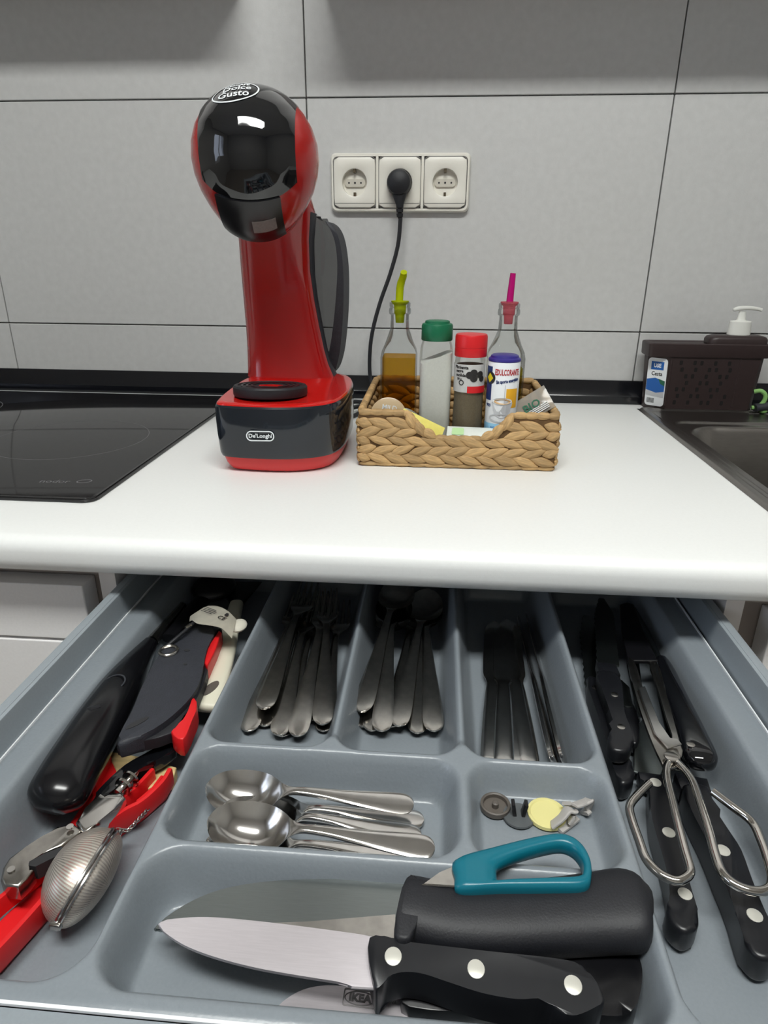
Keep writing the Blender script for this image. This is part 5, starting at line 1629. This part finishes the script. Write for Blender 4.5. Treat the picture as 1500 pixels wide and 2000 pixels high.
small_rivets(CKN, [(0.1628,-0.7721),(0.1583,-0.8150),(0.1537,-0.8584)], -.1083, .0040)

# boning knife at far right
RK = thing('boning_knife', 'long knife with a riveted black handle running off the lower right under the shears', 'knife', (0.1910,-0.8267,-0.1150))
emit('blade', prism([(0.1847,-0.7490),(0.1958,-0.7506),(0.2045,-0.7026),(0.2071,-0.6420),(0.2059,-0.6189)], -.1180, -.1164, .0004, 1), M['blade'], RK, sharp=30)
emit('bolster', prism([(0.1807,-0.7587),(0.2020,-0.7627),(0.2003,-0.7747),(0.1798,-0.7742)], -.1230, -.1100, .0012, 2), M['black_handle'], RK)
emit('handle', prism(smooth([(0.1811,-0.7735),(0.1978,-0.7739),(0.1946,-0.7948),(0.1963,-0.8120),(0.1979,-0.8264),(0.1954,-0.8479),(0.1940,-0.8672),(0.1940,-0.8819),(0.1893,-0.8922),(0.1805,-0.8946),(0.1756,-0.8890),(0.1761,-0.8777),(0.1780,-0.8624),(0.1786,-0.8425),(0.1792,-0.8166),(0.1784,-0.7962)], 3), -.1255, -.1060, .003, 3), M['black_handle'], RK, sharp=60)
small_rivets(RK, [(0.1864,-0.8278),(0.1869,-0.8702)], -.1063, .0042)

# black handle beside the right wall
PE = thing('serving_knife', 'glossy black knife handle pointing forward beside the right wall of the tray', 'knife', (0.2027,-0.7088,-0.1050))
pp_ = smooth([(0.2113,-0.6256,-0.1100),(0.2086,-0.6478,-0.1080),(0.2043,-0.6835,-0.1050),(0.2014,-0.7173,-0.1030),(0.1990,-0.7411,-0.1020),(0.1977,-0.7568,-0.1020),(0.1972,-0.7647,-0.1030)], 4, False)
emit('handle', sweep(pp_, [.010, .013, .0150, .0165, .0175, .018, .0185, .019, .0195, .020, .0205, .021, .0215, .022, .0225, .023, .0235, .024, .0240, .0235, .0225, .020, .017, .012, .004], [.016] * 20 + [.0155, .014, .012, .008, .003], n=20, power=2.8), M['black_gloss'], PE, sharp=60)
small_rivets(PE, [(0.1915,-0.7503)], -.0945, .0030, 'steel_dull')
emit('blade', prism([(0.2074,-0.6247),(0.2153,-0.6224),(0.2176,-0.5707),(0.2168,-0.5232),(0.2100,-0.5291)], -.1120, -.1104, .0004, 1), M['blade'], PE, sharp=30)

# wire handled kitchen shears
SH = thing('kitchen_shears', 'steel kitchen shears with open wire loop handles on top of the knives', 'shears', (0.1745,-0.7614,-0.0950))
wl_ = smooth([(0.1741,-0.7641,-0.0935),(0.1681,-0.7726,-0.0925),(0.1642,-0.7848,-0.0920),(0.1615,-0.8028,-0.0920),(0.1586,-0.8241,-0.0920),(0.1565,-0.8424,-0.0925),(0.1551,-0.8552,-0.0930),(0.1506,-0.8602,-0.0935),(0.1445,-0.8619,-0.0940),(0.1373,-0.8579,-0.0940),(0.1325,-0.8488,-0.0940),(0.1321,-0.8352,-0.0940),(0.1320,-0.8199,-0.0940),(0.1336,-0.8091,-0.0940),(0.1415,-0.7990,-0.0940),(0.1520,-0.7878,-0.0945)], 5, False)
emit('wire_handle', tube(wl_, .0027, 12), M['chrome'], SH)
wr_ = smooth([(0.1755,-0.7640,-0.0935),(0.1778,-0.7747,-0.0915),(0.1791,-0.7879,-0.0900),(0.1771,-0.8081,-0.0895),(0.1747,-0.8281,-0.0895),(0.1719,-0.8468,-0.0900),(0.1717,-0.8579,-0.0905),(0.1759,-0.8642,-0.0910),(0.1837,-0.8669,-0.0915),(0.1919,-0.8656,-0.0915),(0.1983,-0.8587,-0.0915),(0.2016,-0.8461,-0.0910),(0.2036,-0.8322,-0.0905),(0.2034,-0.8199,-0.0895),(0.1955,-0.8100,-0.0880),(0.1874,-0.7995,-0.0870)], 5, False)
emit('wire_handle', tube(wr_, .0027, 12), M['chrome'], SH)
emit('blade', prism(smooth([(0.1753,-0.6442),(0.1811,-0.6453),(0.1772,-0.6837),(0.1738,-0.7305),(0.1745,-0.7496),(0.1807,-0.7548),(0.1812,-0.7619),(0.1753,-0.7713),(0.1672,-0.7730),(0.1661,-0.7652),(0.1658,-0.7451),(0.1681,-0.7022)], 3), -.0965, -.0938, .0007, 2), M['steel_dull'], SH, sharp=40)
emit('blade', prism(smooth([(0.1952,-0.6395),(0.2024,-0.6389),(0.1963,-0.6861),(0.1918,-0.7265),(0.1869,-0.7500),(0.1788,-0.7639),(0.1716,-0.7646),(0.1731,-0.7553),(0.1831,-0.7418),(0.1863,-0.7153),(0.1911,-0.6764)], 3), -.0995, -.0968, .0007, 2), M['steel_dull'], SH, sharp=40)
emit('jaw', prism([(0.1765,-0.6413),(0.2026,-0.6390),(0.2041,-0.5867),(0.2092,-0.5395),(0.2030,-0.5358),(0.1946,-0.5408),(0.1834,-0.5931)], -.0995, -.0960, .0006, 1), M['black_satin'], SH, sharp=40)
emit('jaw', prism([(0.1720,-0.6862),(0.1786,-0.6830),(0.1756,-0.7280),(0.1783,-0.7454),(0.1843,-0.7449),(0.1855,-0.7501),(0.1738,-0.7553),(0.1691,-0.7397)], -.0935, -.0915, .0006, 1), M['steel'], SH, sharp=40)
emit('pivot', disc((0.1730,-0.7654,-0.0915), .0050, .0016, 20, 'z', .0005), M['steel_dull'], SH)
emit('spring', tube(smooth([(0.1778,-0.7721,-0.0940),(0.1809,-0.7782,-0.0925),(0.1797,-0.7875,-0.0925)], 4, False), .0012, 8), M['steel'], SH)

# ================================================================ caddy, pump bottle and brush behind the sink
OX0, OX1, OYF, OYB = .331, .500, -.082, -.026
CD = thing('sink_caddy', 'dark brown plastic caddy with pierced front and a paper label, behind the sink', 'caddy', ((OX0 + OX1) / 2, -.055, .001))
def cadc(x0, x1, y0, y1, z):
    # plan with a bevelled front left corner that carries the label
    return [(p[0], p[1], z) for p in ((x0 + .026, y0), (x1 - .006, y0), (x1, y0 + .006), (x1, y1), (x0, y1), (x0, y0 + .030))]
def cad(x0, x1, y0, y1, z, r=.006):
    return [(p[0], p[1], z) for p in rrect(x0, x1, y0, y1, r, 5)]
cb_ = rings([cadc(.338, .4965, -.080, -.030, .0012), cadc(.3365, .498, -.081, -.029, .004), cadc(.3295, .5015, -.084, -.026, .092)])
emit('caddy_body', cb_, M['brown_plastic'], CD, sharp=40)
emit('caddy_rim', rings([cad(.3245, .5060, -.0875, -.0235, .090), cad(.3235, .5070, -.0885, -.0225, .092), cad(.3225, .5080, -.0890, -.0222, .1095), cad(.3245, .5060, -.0870, -.0240, .1110), cad(.335, .4965, -.078, -.033, .1090)]), M['brown_plastic'], CD, sharp=40)
fh = new()
for q, x in enumerate([.376 + .0105 * k for k in range(8)]):
    for r_, z in enumerate([.018 + .0105 * k for k in range(7)]):
        if (q + r_ * 2) % 5 in (1, 3):
            continue
        yy = -.0813 - .0030 * (z - .004) / .088
        join(fh, xf(prism(rrect(-.0024, .0024, -.0034, .0034, .0012, 2), -.0010, .0002), Matrix.Translation((x + (.003 if r_ % 2 else 0), yy, z)) @ FRONT))
emit('pierced_hole', fh, M['brown_hole'], CD, flat=True)
for x in (.362, .4665):
    emit('corner_rib', sweep([(x, -.0822, .012), (x - .001, -.0842, .088)], .003, .0018, up=(0, 1, 0), n=8), M['brown_plastic'], CD)
# label wrapped on the left end
ln = Vector((-.030, -.026, 0)).normalized()
lm = Matrix(((-ln.y, 0, ln.x, .3330 + .013 + ln.x * .0006), (ln.x, 0, ln.y, -.0825 + .015 + ln.y * .0006), (0, 1, 0, .0480), (0, 0, 0, 1))) @ Matrix.Rotation(R(4.3), 4, 'X')
emit('label', xf(prism(rrect(-.0185, .0185, -.0385, .0385, .006), 0, .0004), lm), M['paper'], CD, flat=True)
def L(bm, m, name):
    emit(name, xf(bm, lm @ Matrix.Translation((0, 0, .0005))), M[m], CD, flat=True)
L(box(-.012, .012, .020, .033, 0, .0002), 'ink_blue', 'label_print')
L(xf(text_bm('USE', .0085, .0003, bold=.0003), Matrix.Translation((0, .0265, .0002))), 'paper', 'lettering')
L(xf(text_bm('Cesta', .0090, .0002, bold=.0002), Matrix.Translation((0, .0135, 0))), 'ink_black', 'lettering')
L(prism([(-.018, .004), (-.002, .007), (.017, .003), (.017, -.014), (.002, -.017), (-.018, -.013)], 0, .0002), 'ink_blue', 'label_print')
L(prism([(-.018, -.013), (.002, -.017), (.017, -.014), (.017, -.024), (-.018, -.022)], 0, .0002), 'ink_grey', 'label_print')
L(prism([(.004, .006), (.017, .003), (.017, -.005), (.009, -.002)], 0, .0003), 'ink_green', 'label_print')
bc = new()
for k in range(9):
    box(-.014 + k * .0016, -.0132 + k * .0016, -.034, -.026, 0, .0002, bm=bc)
L(bc, 'ink_black', 'barcode')
SPB = thing('soap_pump', 'dark brown soap dispenser with a white pump head set in the caddy', 'dispenser', (.455, -.055, .11))
emit('bottle', rings([cad(.4150, .5045, -.080, -.030, .1100, .012), cad(.4150, .5045, -.080, -.030, .1165, .012), cad(.4175, .5020, -.078, -.032, .1205, .012), cad(.423, .4960, -.073, -.037, .1226, .012), cad(.437, .485, -.066, -.044, .1228, .010)]), M['brown_plastic'], SPB, sharp=50)
px2, py2 = .4620, -.055
emit('collar', lathe([(.0, .1228), (.0170, .1228), (.0175, .1236), (.0162, .1430), (.0150, .1440), (.0075, .1448), (.0062, .1470), (.0052, .1580), (.0, .1580)], 32, (px2, py2, 0)), M['pump_white'], SPB)
emit('pump_head', sweep(smooth([(px2 - .0150, py2, .1600), (px2 - .006, py2, .1626), (px2 + .006, py2, .1634), (px2 + .020, py2 - .001, .1624), (px2 + .0275, py2 - .002, .1606)], 4, False), [.006, .009, .012, .014, .014, .014, .014, .014, .013, .012, .011, .010, .009, .009, .008, .008, .007], [.003, .005, .006, .0065, .0068, .0068, .0068, .0066, .0064, .0062, .006, .0058, .0056, .0054, .0052, .005, .005], n=14), M['pump_white'], SPB, sharp=60)
for o_ in (CD, SPB):
    for ch in o_.children:
        for v in ch.data.vertices:
            v.co.y *= .68
    o_.location = (o_.location[0] + .009, -.045, o_.location[2] - .0035)
BRS = thing('dish_brush', 'green and grey dish brush lying behind the sink beside the caddy', 'brush', (.535, -.07, .004))
emit('handle', sweep(smooth([(.508, -.070, .010), (.545, -.068, .014), (.60, -.066, .016), (.70, -.064, .012)], 4, False), .016, .012, n=14), M['charcoal'], BRS, sharp=60)
gr = smooth([(.506, -.062, .034), (.514, -.066, .036), (.521, -.068, .030), (.521, -.068, .020), (.514, -.067, .011), (.505, -.066, .009)], 4, False)
emit('grip_ring', tube(gr, .0034, 10), M['sponge_green'], BRS)
emit('grip_foot', ellipsoid((.522, -.070, .0055), .007, .005, .0050, 16, 8), M['sponge_green'], BRS)

# let the loose pieces rest on the tray instead of sinking into it
def settle(o, most=.006):
    worst, side = 0.0, None
    obs = [o] + list(o.children)
    for q in obs:
        if q.type != 'MESH':
            continue
        base = Vector(o.location) if q is not o else Vector()
        for v in q.data.vertices:
            p = (o.matrix_world @ v.co) if q is o else base + Vector(q.location) + v.co
            if TX0 < p.x < TX1 and TY0 < p.y < TY1:
                d = tray_h(p.x, p.y) + .0004 - p.z
                if d > worst:
                    worst, side = d, (q.name, tuple(round(c, 3) for c in p))
    if DEBUG and worst > .0002:
        print('SETTLE', o.name, round(worst, 4), side)
    if 0 < worst < most:
        o.location.z += worst
DEBUG = False
bpy.context.view_layer.update()
for o in list(COL.objects):
    if o.parent is None and o.get('category') in ('fork', 'spoon', 'knife', 'cap', 'lid', 'clip', 'cutter', 'lighter', 'tool', 'spatula', 'utensil', 'tongs', 'stick', 'corkscrew', 'infuser', 'shears'):
        settle(o)
